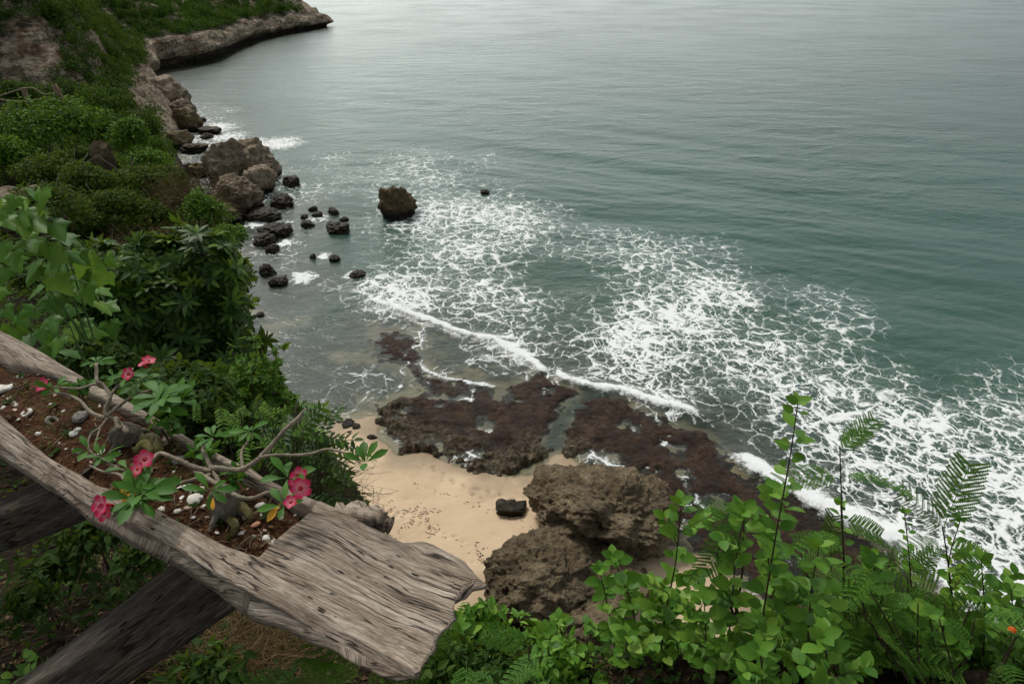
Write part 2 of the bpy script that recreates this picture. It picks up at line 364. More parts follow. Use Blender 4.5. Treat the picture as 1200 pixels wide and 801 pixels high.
def table(T, U, V, step=50.):
    u = np.clip(U/step, 0, T.shape[1]-1.001); v = np.clip(V/step, 0, T.shape[0]-1.001)
    i, j = np.floor(u).astype(int), np.floor(v).astype(int); a, b = u-i, v-j; a, b = a*a*(3-2*a), b*b*(3-2*b)
    return (T[j, i]*(1-a)+T[j, i+1]*a)*(1-b)+(T[j+1, i]*(1-a)+T[j+1, i+1]*a)*b
gx = axis(-45, 45, .22, -6000, 6000, 1.07); gy = axis(20, 105, .22, 8, 9000, 1.06)
X, Y = np.meshgrid(gx, gy); U, V = proj(X, Y, 0*X)
Zb, ds, _ = seabed_h(X, Y)
# nearest reef height under the surface, for the depth
ci = np.clip(np.round((X-REEFDAT[0][0])/.11).astype(int), 0, len(REEFDAT[0])-1); cj = np.clip(np.round((Y-REEFDAT[1][0])/.11).astype(int), 0, len(REEFDAT[1])-1)
inr = (X > REEFDAT[0][0]) & (X < REEFDAT[0][-1]) & (Y > REEFDAT[1][0]) & (Y < REEFDAT[1][-1]) & REEFDAT[3][cj, ci]
Zb = np.where(inr, np.maximum(Zb, REEFDAT[2][cj, ci]), Zb)
dep = np.clip(-Zb, 0, 6)
wu = U+14*fbm(X*.12, Y*.12, None, 51); wv = V+8*fbm(X*.12, Y*.12, None, 52)
foam = table(FT, wu, wv)
foam = foam*(.76+.5*fbm(X*.18, Y*.12, None, 55, 4)) 
foam += .10*sm(.1, .5, fbm(X*.09, Y*.05, None, 57, 3))*sm(60, 0, V-250)*(V > 170)*(U > 380)*(U < 900)
CREST = [[(441, 355), (465, 363), (490, 371), (520, 382), (542, 391), (562, 395), (580, 399), (600, 411), (620, 423), (637, 434)], [(658, 442), (680, 450), (700, 455), (737, 462), (768, 472), (800, 481), (815, 487)],
         [(872, 540), (900, 556), (926, 571), (971, 595), (1000, 608), (1030, 622), (1061, 638), (1100, 672), (1150, 720)], [(585, 402), (612, 415), (628, 430)], [(345, 320), (362, 330)], [(495, 432), (515, 441), (545, 446), (577, 452)]]
CW = [(.6, .34), (.7, .42), (1.1, .4), (.5, .3), (.4, .15), (.3, .05)]
crest = np.zeros_like(X); lift = np.zeros_like(X)
wx = X+.35*fbm(X*.6, Y*.6, None, 61); wy = Y+.45*fbm(X*.6, Y*.6, None, 62)
for pl, (cw, ch_) in zip(CREST, CW):
    P = [atz(x, y, 0) for x, y in pl]; d = seg_dist(wx, wy, P)
    crest = np.maximum(crest, np.exp(-(d/cw)**2)*1.25); lift = np.maximum(lift, ch_*np.exp(-(d/(cw*1.4))**2))
# spots where the swell breaks round rocks
for (px, py, r, s_) in [(325, 168, 4.5, 1.0), (300, 165, 3, .7), (250, 150, 5, .9), (268, 160, 4, .8), (230, 142, 3, .8), (468, 262, 1.4, .8), (357, 325, 1.3, 1.0), (415, 322, 1.2, .8), (380, 300, .9, .7), (335, 285, 1.2, .9), (305, 252, 2, .6), (330, 262, 1.5, .5),
                    (372, 256, 1.6, .6), (400, 266, 1.4, .5), (348, 218, 1.6, .6), (300, 262, 1.5, .8), (247, 210, 3, .5)]:
    p = atz(px, py, 0); foam = np.maximum(foam, s_*np.exp(-(((X-p[0])/r)**2+((Y-p[1])/(r*1.2))**2)))
foam = np.where(inr & (REEFDAT[3][cj, ci]), np.clip(.05+.5*fbm(X*.35, Y*.35, None, 68, 3)+.2*sm(14, 30, X)+foam*.3, 0, .45)*sm(.0, .05, dep), foam)
foam = np.clip(foam, 0, 1)*sm(-.6, .2, -ds)
amp = sm(.2, 1.5, dep)*.9+.05
wz = np.zeros_like(X); far = sm(400, 90, np.hypot(X, Y))
for k in range(16):
    lam = [22, 17, 13, 10, 8, 6.5, 5.2, 4.2, 3.5, 2.9, 2.4, 2.1, 1.8, 1.6, 1.4, 1.25][k]
    th = R(62)+RNG.normal()*(.18+.03*k); kx, ky = math.cos(th), math.sin(th); a_ = .0065*lam**.85
    env = .6+.8*vn(X/(lam*4), Y/(lam*4), None, 70+k)
    wz += a_*env*np.sin((X*kx+Y*ky)*2*math.pi/lam+RNG.uniform(0, 6.28)+1.2*vn(X/(lam*3), Y/(lam*3), None, 90+k))*sm(70*lam, 35*lam, np.hypot(X, Y))
wz = wz*amp+lift+.05*np.clip(crest, 0, 1)*fbm(X*3, Y*3, None, 66)
# a hollow between two surges
hp = atz(650, 320, 0); foam *= 1-.75*np.exp(-(((X-hp[0])/6)**2+((Y-hp[1])/5)**2)); wz -= .35*np.exp(-(((X-hp[0])/7)**2+((Y-hp[1])/6)**2))
m, t = new_mat('sea_water'); n = NT(t); g = n('NewGeometry').outputs['Position']
D_ = n.attr('depth').outputs['Fac']; FA = n.attr('foam').outputs['Fac']; CR = n.attr('crest').outputs['Fac']
mpn = n('Mapping', {'Vector': g, 'Rotation': (0, 0, R(-28)), 'Scale': (.55, 1.0, 1.0)}).outputs[0]
r1 = n.noise(mpn, .9, 4, .55, .6); r2 = n.noise(mpn, 3.2, 3, .55, .4); r3 = n.noise(mpn, .16, 4, .5, .5); r4 = n.noise(mpn, .035, 4, .55, .3)
hgt = n.math('ADD', n.math('ADD', n.math('MULTIPLY', r1, .62), n.math('MULTIPLY', r2, .16)), n.math('ADD', n.math('MULTIPLY', r3, 1.9), n.math('MULTIPLY', r4, 2.2)))
# lacy foam
warp = n('TexNoise', {'Vector': g, 'Scale': .4, 'Detail': 3.0}).outputs['Color']
wvv = n('VectorMath', {0: warp, 1: (.5, .5, .5)}, operation='SUBTRACT').outputs[0]
wv2 = n('VectorMath', {0: wvv}, operation='SCALE'); wv2.inputs['Scale'].default_value = 3.0
warpb = n('TexNoise', {'Vector': g, 'Scale': 2.6, 'Detail': 3.0}).outputs['Color']
wb = n('VectorMath', {0: n('VectorMath', {0: warpb, 1: (.5, .5, .5)}, operation='SUBTRACT').outputs[0]}, operation='SCALE'); wb.inputs['Scale'].default_value = .7
pp = n('VectorMath', {0: n('VectorMath', {0: g, 1: wv2.outputs[0]}, operation='ADD').outputs[0], 1: wb.outputs[0]}, operation='ADD').outputs[0]
flat = n('Mapping', {'Vector': pp, 'Scale': (1.0, .8, 0)}).outputs[0]
e1 = n('TexVoronoi', {'Vector': flat, 'Scale': .62}, feature='DISTANCE_TO_EDGE').outputs['Distance']
e2 = n('TexVoronoi', {'Vector': flat, 'Scale': 1.5}, feature='DISTANCE_TO_EDGE').outputs['Distance']
e3 = n('TexVoronoi', {'Vector': flat, 'Scale': 3.6}, feature='DISTANCE_TO_EDGE').outputs['Distance']
br_ = n.noise(g, .8, 5, .65)
dd = n.math('ADD', FA, n.math('MULTIPLY', n.math('SUBTRACT', br_, .5), .9), clamp=True)
dd = n.math('MINIMUM', n.math('MULTIPLY', dd, n.rng(FA, .03, .22, 0, 1, True)), n.rng(n.noise(g, .25, 4), .35, .65, .62, .86))
th1 = n.math('MULTIPLY', n.math('POWER', dd, 1.35), .36)
def lace(e, k, b):
    x = n.math('SUBTRACT', n.math('ADD', n.math('MULTIPLY', th1, k), b), e)
    return n.rng(x, -.035, .05, 0, 1, True)
l1 = lace(e1, .55, -.006); l2 = lace(e2, .82, -.055); l3 = lace(e3, .95, -.14)
lc = n.math('MAXIMUM', n.math('MAXIMUM', l1, l2), l3)
lc = n.math('MULTIPLY', lc, n.rng(dd, .04, .3, 0, 1))
fine = n.noise(g, 9, 4, .7)
lc = n.math('MULTIPLY', lc, n.rng(n.math('ADD', fine, n.math('MULTIPLY', dd, .55)), .42, .62, .1, 1))
crn = n.math('ADD', n.math('MULTIPLY', n.noise(g, 1.3, 7, .8), .7), n.math('MULTIPLY', n.noise(g, .3, 2), .3))
crf = n.rng(n.math('ADD', CR, n.math('MULTIPLY', n.math('SUBTRACT', crn, .5), 3.6)), .5, 1.15, 0, 1, True)
crf = n.math('MULTIPLY', crf, n.rng(CR, .02, .12))
haze = n.math('MULTIPLY', n.rng(FA, .15, .9, 0, .34), n.rng(n.noise(g, .7, 7, .75, .8), .42, .68, 0, 1, True))
foamv = n.math('MAXIMUM', n.math('MAXIMUM', lc, crf), haze)
deepc = n.ramp(n.rng(D_, 0, 6), [(0, (.07, .105, .075)), (.08, (.055, .115, .085)), (.35, (.036, .095, .07)), (1, (.03, .084, .062))])
deepc = n.mix(n.rng(n.noise(g, .03, 4), .35, .65, 0, .5), deepc, (.024, .066, .048, 1))
deepc = n.mix(n.math('MULTIPLY', FA, .35), deepc, (.09, .16, .13, 1))
alpha = n.math('SUBTRACT', 1.0, n.math('POWER', 2.718, n.math('MULTIPLY', D_, -1.7)))
bp = n('Bump', {'Height': n.math('ADD', hgt, n.math('MULTIPLY', foamv, .05)), 'Strength': n.rng(n.noise(g, .022, 3), .35, .65, .22, .7), 'Distance': .55}).outputs[0]
bp2 = n('Bump', {'Height': n.math('ADD', hgt, n.math('MULTIPLY', foamv, .3)), 'Strength': .5, 'Distance': .2}).outputs[0]
body = n('MixShader', {0: alpha, 1: n('BsdfTransparent', {'Color': (.86, .93, .88, 1)}).outputs[0], 2: n('BsdfDiffuse', {'Color': deepc, 'Normal': bp}).outputs[0]}).outputs[0]
fr = n('Fresnel', {'IOR': 1.33, 'Normal': bp}).outputs[0]
wat = n('MixShader', {0: n.math('MULTIPLY', fr, .8), 1: body, 2: n('BsdfGlossy', {'Color': (1, 1, 1, 1), 'Roughness': .2, 'Normal': bp}).outputs[0]}).outputs[0]
fo = n('BsdfDiffuse', {'Color': (.80, .82, .80, 1), 'Normal': bp2}).outputs[0]
n.out(n('MixShader', {0: foamv, 1: wat, 2: fo}).outputs[0])
mb = MB(); mb.add(np.stack([X, Y, wz], -1), grid_faces(len(gx), len(gy)))
tag(mb.build('sea', m, attr={'foam': foam.ravel(), 'crest': crest.ravel(), 'depth': dep.ravel()}), kind='structure')

# ---------------------------------------------------------------- coast land (cliffs across the cove and the headland)
def land_h(X, Y):
    d = sdist(X+2.2*fbm(X*.06, Y*.06, None, 81), Y+2.2*fbm(X*.06, Y*.06, None, 82), LAND)
    A = np.interp(d, [-4, 0, 2, 5, 9, 13, 20, 40, 90], [-3, -.3, 3.5, 8, 11, 20, 28, 38, 48])
    B = np.interp(d, [-4, 3, 5, 7, 12, 22, 45, 90], [-3, -2, 5, 8.6, 12, 18, 30, 42])
    isB = sm(190, 225, Y+.35*(X+100))
    g = np.interp(Y, [60, 92, 104, 118, 128, 400], [.10, .22, .42, .82, 1, 1])
    g = np.where(d > 8, g, np.maximum(g, np.interp(Y, [60, 90, 115], [.12, .25, .6])))
    z = A*g*(1-isB)+B*isB
    z = z+(2.6*fbm(X*.11, Y*.11, None, 83)+1.9*ridged(X*.15, Y*.15, None, 84))*sm(1, 8, d)+1.3*fbm(X*.4, Y*.4, None, 85)*sm(0, 3, d)
    return z, d, isB
gx = axis(-125, -30, .7, -420, -15, 1.08); gy = axis(60, 200, .8, 40, 520, 1.04)
X, Y = np.meshgrid(gx, gy); Z, d, isB = land_h(X, Y)
def strata_mat():
    m, t = new_mat('cliff_rock'); n = NT(t); g = n('NewGeometry').outputs['Position']
    w_ = n('Mapping', {'Vector': g, 'Scale': (.12, .12, 1.3)}).outputs[0]
    a = n.noise(w_, 1.0, 6, .7, .8); b = n.noise(g, .22, 6, .65); d = n.noise(g, 1.2, 6, .7)
    c = n.ramp(n.math('ADD', n.math('MULTIPLY', a, .5), n.math('MULTIPLY', d, .5)), [(.38, (.05, .035, .022)), (.46, (.30, .22, .14)), (.54, (.68, .56, .42))])
    c = n.mix(n.rng(b, .52, .68, 0, .75, True), c, (.22, .085, .03, 1))
    c = n.mix(n.rng(n.noise(g, .35, 5, .7), .5, .62, 0, .65, True), c, (.035, .03, .022, 1))
    z = n('SeparateXYZ', {0: g}).outputs[2]
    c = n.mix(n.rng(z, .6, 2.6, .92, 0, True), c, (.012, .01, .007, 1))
    up = n('SeparateXYZ', {0: n('NewGeometry').outputs['Normal']}).outputs[2]
    c = n.mix(n.math('MULTIPLY', n.rng(up, .82, .93, 0, .9, True), n.rng(z, 4, 8)), c, (.03, .036, .014, 1))
    n.out(n('BsdfPrincipled', {'Base Color': c, 'Roughness': .9, 'Specular IOR Level': .15, 'Normal': n('Bump', {'Height': n.math('ADD', a, d), 'Strength': 1.0, 'Distance': 2.2}).outputs[0]}).outputs[0]); return m
M['cliff'] = strata_mat()
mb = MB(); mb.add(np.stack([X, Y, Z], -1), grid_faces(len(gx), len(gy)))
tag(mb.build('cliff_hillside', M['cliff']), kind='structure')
# undercut cliff face along the headland
Cp = np.array(LAND[11:26]) if len(LAND) > 26 else np.array(LAND[11:-4])
cc_ = []
for i in range(len(Cp)-1):
    nseg = max(2, int(np.hypot(*(Cp[i+1]-Cp[i]))/1.0))
    for k in range(nseg): cc_.append(Cp[i]+(Cp[i+1]-Cp[i])*k/nseg)
cc_ = np.array(cc_); s_ = np.arange(len(cc_))
ker = np.ones(7)/7; sm_ = np.stack([np.convolve(np.pad(cc_[:, k], 3, 'edge'), ker, 'valid') for k in (0, 1)], 1)
tg = norm(np.gradient(sm_, axis=0)); nrm = np.stack([-tg[:, 1], tg[:, 0]], 1)   # inland
prof = np.array([(3.5, -1.5), (4.2, .3), (3.6, 1.6), (1.6, 2.6), (.2, 3.2), (-.2, 4.4), (.3, 6), (1.0, 7.6), (2.2, 8.8), (4.5, 9.6), (7.5, 10.2)])
pt = np.linspace(0, 1, 34); po = np.interp(pt, np.linspace(0, 1, len(prof)), prof[:, 0]); pz = np.interp(pt, np.linspace(0, 1, len(prof)), prof[:, 1])
hsc = 1+.22*vn(s_*.035, s_*0, None, 5)+.1*vn(s_*.12, s_*0, None, 6)
hsc = hsc*np.interp(np.hypot(*(sm_-TIP).T), [0, 12, 40, 90], [.62, .72, 1.1, 1.0])
Pz = pz[None]*np.where(pz > 0, 1, 1)[None]*hsc[:, None]
off = po[None]+1.3*fbm(s_[:, None]*.07+0*pt, Pz*.25, None, 8, 4)+.5*fbm(s_[:, None]*.4+0*pt, Pz*1.1, None, 9, 4)
off = off+(9*sm(10, 0, s_)*sm(-3, 3, 3))[:, None]
PX = sm_[:, None, 0]+nrm[:, None, 0]*off; PY = sm_[:, None, 1]+nrm[:, None, 1]*off
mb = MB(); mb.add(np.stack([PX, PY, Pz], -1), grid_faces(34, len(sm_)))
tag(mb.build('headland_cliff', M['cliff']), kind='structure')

# ---------------------------------------------------------------- leaf materials
M['scrub_far'] = leaf_mat('far_scrub_leaves', [(.016, .045, .006), (.032, .085, .010), (.05, .12, .014), (.075, .15, .02)], .15, .8, .08, .05)
M['scrub_mid'] = leaf_mat('mid_scrub_leaves', [(.012, .032, .005), (.024, .062, .009), (.040, .09, .012), (.06, .12, .016)], .2, .8, .08, .12)
M['bush_a'] = leaf_mat('bush_leaves_fresh', [(.018, .055, .007), (.05, .13, .013), (.09, .19, .018), (.15, .27, .03)], .3, .65, .15, 1.6)
M['bush_b'] = leaf_mat('bush_leaves_olive', [(.018, .036, .006), (.035, .068, .008), (.065, .10, .012), (.12, .14, .018)], .25, .7, .12, .8)
M['tree'] = leaf_mat('glossy_tree_leaves', [(.012, .034, .006), (.026, .068, .010), (.055, .12, .014), (.22, .36, .04)], .25, .5, .25, 1.2)
M['big'] = leaf_mat('broad_leaves', [(.03, .10, .01), (.06, .17, .016), (.11, .25, .025), (.24, .40, .05)], .35, .5, .25, 3.0)
M['ovate'] = leaf_mat('ovate_leaves', [(.04, .13, .012), (.08, .21, .02), (.14, .30, .03), (.28, .44, .06)], .35, .5, .25, 2.0)
M['feather'] = leaf_mat('feathery_leaflets', [(.03, .09, .012), (.055, .15, .018), (.09, .21, .026), (.16, .30, .04)], .3, .6, .15, 2.5)
M['weed'] = leaf_mat('undergrowth_leaves', [(.012, .034, .006), (.022, .055, .009), (.04, .08, .013), (.07, .12, .018)], .25, .7, .12, 2.5)
M['grass'] = leaf_mat('grass_blades', [(.02, .04, .01), (.04, .08, .015), (.07, .11, .025)], .25, .6, .2, 2.5)
M['dry'] = leaf_mat('dry_stalks', [(.06, .038, .018), (.14, .09, .045), (.24, .165, .085)], .1, .8, .1, 2.5)
M['dryred'] = leaf_mat('dry_vines', [(.03, .018, .01), (.08, .05, .026), (.22, .15, .075)], .05, .85, .1, 1)
M['root_grey'] = plain('grey_dead_wood', (.2, .17, .13), .85, .3, 40)
M['twig'] = plain('twig_bark', (.085, .055, .035), .85, .4, 60)
M['stem'] = plain('green_brown_stem', (.06, .04, .022), .7, .2, 60)
M['gstem'] = plain('fresh_green_stem', (.07, .12, .03), .6, .1, 60)

def bush_arrays(n, r, leaf, lumps=14, T=LEAF_LO, shell=.55, up=.35, seed=1):
    g = np.random.default_rng(seed)
    c = norm(g.normal(size=(lumps, 3))); c[:, 2] = np.abs(c[:, 2])*1.1-.25; c = c*g.uniform(.35, .75, (lumps, 1))
    lr = g.uniform(.28, .5, lumps); k = g.integers(0, lumps, n)
    q = norm(g.normal(size=(n, 3))); rad = g.uniform(shell, 1.0, n)**.7
    P = (c[k]+q*(lr[k]*rad)[:, None]); N = norm(q+np.array([0, 0, .5])+.5*g.normal(size=(n, 3)))
    D = norm(np.cross(N, g.normal(size=(n, 3)))+np.array([0, 0, -.1])+.35*q)
    P = P*np.asarray(r)[None]; P[:, 2] += r[2]*.35
    return place(T[0], T[1], P, D, N, leaf*g.uniform(.6, 1.3, n))
def scatter_bushes(name, mat, pts, rr, nl, leaf, variants=5, label=None, cat=None):
    tm = [bush_arrays(nl, (1, 1, .8), leaf, 10, LEAF_LO, .5, seed=100+i) for i in range(variants)]; mb = MB()
    for i, (p, r) in enumerate(zip(pts, rr)):
        V, Fc = tm[i % variants]; a = RNG.uniform(0, 6.28); c, s = math.cos(a), math.sin(a)
        W = np.stack([V[:, 0]*c-V[:, 1]*s, V[:, 0]*s+V[:, 1]*c, V[:, 2]*RNG.choice([.6, .8, 1.0, 1.25, 1.6])], 1)*r+p
        mb.add(W, Fc)
    o = mb.build(name, mat, smooth=False); return tag(o, label, cat, kind='stuff')
# rock left bare of scrub, given in the photograph's pixels
BARE = [[(0, 22), (25, 25), (45, 18), (58, 40), (64, 60), (55, 95), (0, 100)], [(124, -5), (150, -5), (151, 40), (136, 40), (122, 20)], [(148, 78), (182, 76), (215, 110), (225, 140), (165, 135), (146, 100)], [(190, 150), (260, 150), (260, 220), (200, 220)],
        [(160, 42), (195, 48), (205, 60), (240, 60), (240, 90), (165, 85)], [(105, 0), (118, 10), (112, 18), (100, 10)]]
def pick(n, xr, yr, test, cap):
    x = RNG.uniform(*xr, n); y = RNG.uniform(*yr, n); z, d, b = land_h(x, y); u, v = proj(x, y, z)
    k = np.where(test(x, y, z, d, b, u, v))[0][:cap]; return x[k], y[k], z[k]
def bare(u, v):
    r = np.zeros(u.shape, bool)
    for q in BARE: r |= inside(u+RNG.normal(size=u.shape)*3, v-2, q)
    return r
x, y, z = pick(26000, (-150, -38), (75, 215), lambda x, y, z, d, b, u, v: (d > 2.4) & (b < .4) & (z > 1.0) & (u > -60) & (u < 330) & (v > -90) & ~bare(u, v), 2300)
scatter_bushes('hillside_scrub', M['scrub_mid'], np.stack([x, y, z-.2], 1), RNG.choice([.9, 1.5, 2.2, 3.0], len(x)), 260, .15)
x, y, z = pick(60000, (-290, -85), (190, 450), lambda x, y, z, d, b, u, v: (d > 3.4+1.5*vn(x*.08, y*.08, None, 88)+3*(u > 335)) & (b > .4) & (d < 60) & (u > 90) & (u < 352) & (v > -60) & (v < 90), 3000)
hT = np.hypot(x-TIP[0], y-TIP[1]); z = np.maximum(z, 9.7*np.interp(hT, [0, 12, 40, 90], [.62, .72, 1.05, 1.0]))
scatter_bushes('headland_scrub', M['scrub_far'], np.stack([x, y, z-.3], 1), RNG.choice([1.4, 1.9, 2.6, 3.4], len(x)), 170, .2)

# ---------------------------------------------------------------- rocks
def rock(name, loc, size, seed, mat, label, group=None, sub=4, cuts=9, rough=.16, rz=None, pit=.0, cat='rock', sink=.3, freq=1.0):
    g = np.random.default_rng(seed); bm = bmesh.new(); bmesh.ops.create_icosphere(bm, subdivisions=sub, radius=1)
    V = np.array([v.co[:] for v in bm.verts]); Fc = np.array([[v.index for v in f.verts] for f in bm.faces]); bm.free()
    V = V*(1+.30*fbm(V[:, 0]*.9*freq+seed, V[:, 1]*.9*freq, V[:, 2]*.9*freq, seed, 3))[:, None]
    for k in range(cuts):
        nn = norm(g.normal(size=3)); 
        if k == 0: nn = norm(np.array([g.normal()*.25, g.normal()*.25, 1]))
        o = g.uniform(.58, .86); t_ = V@nn - o; V = V - nn[None]*np.where(t_ > 0, t_*.88, 0)[:, None]
    N = norm(V); 
    V = V+N*(rough*fbm(V[:, 0]*2.2*freq, V[:, 1]*2.2*freq, V[:, 2]*2.6*freq+seed, seed+1, 6, .6)+rough*.5*(ridged(V[:, 0]*3*freq, V[:, 1]*3*freq, V[:, 2]*3*freq, seed+3)-.4))[:, None]
    if pit: V = V-N*(pit*np.maximum(vn(V[:, 0]*14*freq, V[:, 1]*14*freq, V[:, 2]*14*freq, seed+5), 0)+pit*.6*np.maximum(vn(V[:, 0]*30*freq, V[:, 1]*30*freq, V[:, 2]*30*freq, seed+6), 0))[:, None]
    V = V*np.asarray(size)[None]*.5*1.12; a = g.uniform(0, 6.28) if rz is None else rz
    c, s = math.cos(a), math.sin(a); V = np.stack([V[:, 0]*c-V[:, 1]*s, V[:, 0]*s+V[:, 1]*c, V[:, 2]+size[2]*(.5-sink)], 1)
    mb = MB(); mb.add(V, Fc); o = mb.build(name, mat); o.location = [float(q) for q in loc]
    return tag(o, label, cat, group)
def px_rock(cx, by, wpx, hpx, z0=0.0):
    """world base point and width/height in metres of something seen cx, by (bottom), wpx x hpx pixels"""
    p = atz(cx, by-hpx*.18, z0); f = p[1]*cp-(p[2]-H)*sp; dep_ = math.atan2(H-z0, p[1])
    wm = wpx*f/F; hm = hpx*f/F; return p, wm, hm/ (math.cos(dep_)*.95+math.sin(dep_)*.75)
SR = [(343, 219, 20, 13, 'low black sea rock between the twin boulders and the lone tall sea rock'), (332, 243, 25, 17, 'dark brown sea rock just right of the twin boulders'),
      (309, 259, 34, 15, 'flat dark rock lying at the foot of the twin boulders'), (323, 277, 33, 18, 'wide dark wet rock below the twin boulders'),
      (310, 287, 26, 17, 'dark wet rock in the cluster nearest the shore bushes'), (319, 296, 15, 11, 'small dark rock at the lower end of the shore cluster'),
      (367, 247, 9, 6, 'tiny black rock, upper one of the small scatter left of the lone sea rock'), (372, 254, 13, 7, 'small black rock in the middle of the foamy scatter'),
      (357, 256, 9, 6, 'tiny black rock at the left edge of the foamy scatter'), (360, 266, 17, 8, 'flat black rock low in the water left of the rounded brown one'),
      (391, 251, 13, 9, 'small black rock above the rounded brown one'), (403, 259, 11, 5, 'thin flat black rock right of the foamy scatter'),
      (396, 272, 28, 14, 'rounded brown-black rock standing in the shallows left of the lone sea rock'), (367, 303, 8, 6, 'tiny black rock with a white wavelet beside it'),
      (392, 306, 12, 8, 'small black knob of rock in calm shallows'), (418, 324, 19, 8, 'low black rock at the left tip of the foam patch'),
      (314, 323, 17, 15, 'upright dark rock in the shallows beside a squared one'), (326, 333, 23, 11, 'squared dark rock in the shallows'),
      (287, 341, 9, 7, 'tiny dark rock at the edge of the leafy tree'), (300, 352, 8, 4, 'tiny dark rock on the brown shallows'), (305, 370, 11, 5, 'small flat dark rock near the pale sandy shallows'),
      (568, 226, 10, 4, 'tiny black rock awash in foam, farthest out to sea'), (237, 143, 10, 6, 'small black rock in white surf off the rocky point'), (243, 163, 14, 7, 'low black rock in surf beside the rock slabs')]
for i, (x, y, w_, h_, lb) in enumerate(SR):
    p, wm, hm = px_rock(x, y, w_, h_)
    rock('sea_rock', p, (wm, wm*.85, max(hm*1.3, .5)), 300+i, M['darkrock'], lb, 'small dark rocks in the shallows', 5, 4, .34, sink=.36, freq=1.25)
p, wm, hm = px_rock(468, 259, 39, 38)
rock('lone_sea_rock', p, (wm*1.0, wm*.9, hm*1.5), 411, M['searock'], 'tall ochre-brown sea rock standing alone in the water, darker at its foot', None, 6, 6, .34, sink=.28, rz=.3, freq=1.3)
# twin boulders: two masses at the waterline
def big(name, cx, by, w_, h_, seed, lb, mat='bigrock', sub=5, cuts=10, rz=0.0, dy=.8, sink=.22, z0=0, grp=None, hs=1.25, rough=.3):
    p, wm, hm = px_rock(cx, by, w_, h_, z0)
    return rock(name, p, (wm, wm*dy, hm*hs), seed, M[mat], lb, grp, sub, cuts, rough, rz, sink=sink, cat='boulder')
G1 = 'boulders along the rocky shore'
big('shore_boulder', 281, 222, 76, 62, 501, 'tallest grey boulder at the waterline, the upper of the twin boulders', sub=6, cuts=11, grp=G1, hs=1.15)
big('shore_boulder', 278, 256, 60, 52, 502, 'pale-faced grey boulder leaning before the tallest one', sub=6, cuts=8, grp=G1, hs=1.15)
big('shore_boulder', 308, 232, 34, 38, 503, 'brown boulder forming the right shoulder of the twin boulders', grp=G1)
big('shore_boulder', 236, 208, 28, 17, 504, 'low brown rock just left of the twin boulders', 'searock', grp=G1)
big('shore_boulder', 222, 203, 16, 12, 505, 'small rounded dark rock left of the low brown rock', 'searock', grp=G1)
big('shore_boulder', 207, 178, 40, 24, 506, 'tan slab-like boulder lying on the dark rocks of the point', 'searock', grp=G1, hs=1.2)
big('shore_boulder', 184, 160, 58, 32, 507, 'large dark rounded boulder under the scrub of the point', grp=G1)
big('shore_boulder', 222, 158, 36, 28, 508, 'brown wedge of rock sloping into the surf', 'searock', grp=G1)
big('shore_boulder', 245, 158, 26, 9, 509, 'flat tongue of rock reaching into the surf', 'searock', grp=G1)
big('shore_boulder', 228, 180, 28, 12, 510, 'flat dark ledge below the tan slab-like boulder', 'searock', grp=G1)
big('shore_boulder', 190, 187, 30, 12, 511, 'low dark reddish rock at the foot of the slab', 'searock', grp=G1)
big('shore_boulder', 213, 138, 26, 20, 512, 'dark angular boulder at the water under the cliff', grp=G1)
big('shore_boulder', 185, 133, 66, 42, 513, 'broad dark rock mass at the foot of the orange cliff', grp=G1, hs=1.1)
big('shore_boulder', 172, 178, 22, 14, 514, 'small grey boulder between slab and scrub', grp=G1)
big('shore_boulder', 262, 262, 50, 22, 515, 'dark flat rock under the pale-faced boulder', 'searock', grp=G1)
# boulders on the sand
p = atz(705, 610, 1.5)
rock('beach_boulder', (p[0]+.15, p[1]-.1, -.3), (8.5, 6.9, 5.4), 612, M['limestone'], 'huge pitted flat-topped limestone boulder standing on the sand', 'boulders on the beach', 7, 7, .30, .25, .022, 'boulder', sink=.12)
p = atz(612, 695, 1.0)
rock('beach_boulder', (p[0]+.5, p[1]+.2, 0), (5.9, 5.0, 4.2), 613, M['limestone'], 'rounded dark brown boulder left of and below the huge flat-topped one', 'boulders on the beach', 7, 6, .26, .5, .02, 'boulder', sink=.2)
p = atz(690, 715, .8)
rock('beach_boulder', (p[0]+.2, p[1]+.8, 0), (7.6, 5.6, 3.6), 617, M['limestone'], 'low lumpy boulder half hidden behind the leafy stems', 'boulders on the beach', 7, 6, .26, .9, .02, 'boulder', sink=.25)
p = atz(620, 745, .5)
rock('beach_boulder', (p[0], p[1]+.3, 0), (5.5, 3.4, 2.4), 616, M['limestone'], 'lowest brown boulder showing above the feathery leaves', 'boulders on the beach', 6, 6, .15, 1.9, .02, 'boulder', sink=.25)
# square dark block on the sand
p = atz(598, 598, .55)
g_ = np.linspace(-1, 1, 22); faces = MB()
for ax in range(3):
    for sgn in (-1, 1):
        A_, B_ = np.meshgrid(g_, g_); c_ = np.full_like(A_, sgn); q = [None]*3; q[ax] = c_; q[(ax+1) % 3] = A_ if sgn > 0 else -A_; q[(ax+2) % 3] = B_
        V_ = np.stack(q, -1).reshape(-1, 3); V_ = V_*(1-.055*(np.abs(V_)**6).sum(1, keepdims=True)+.07)
        V_ = V_*np.array([.86, .5, .30]); V_ += norm(V_)*(.30*fbm(V_[:, 0]*2.2, V_[:, 1]*2.2, V_[:, 2]*2.2, 5))[:, None]
        faces.add(V_, grid_faces(22, 22))
o = faces.build('stone_block', M['darkrock']); o.location = (p[0], p[1]+.1, .62); o.rotation_euler = (.05, .04, -.06)
tag(o, 'black squared stone block lying alone on the pale sand', 'stone block')
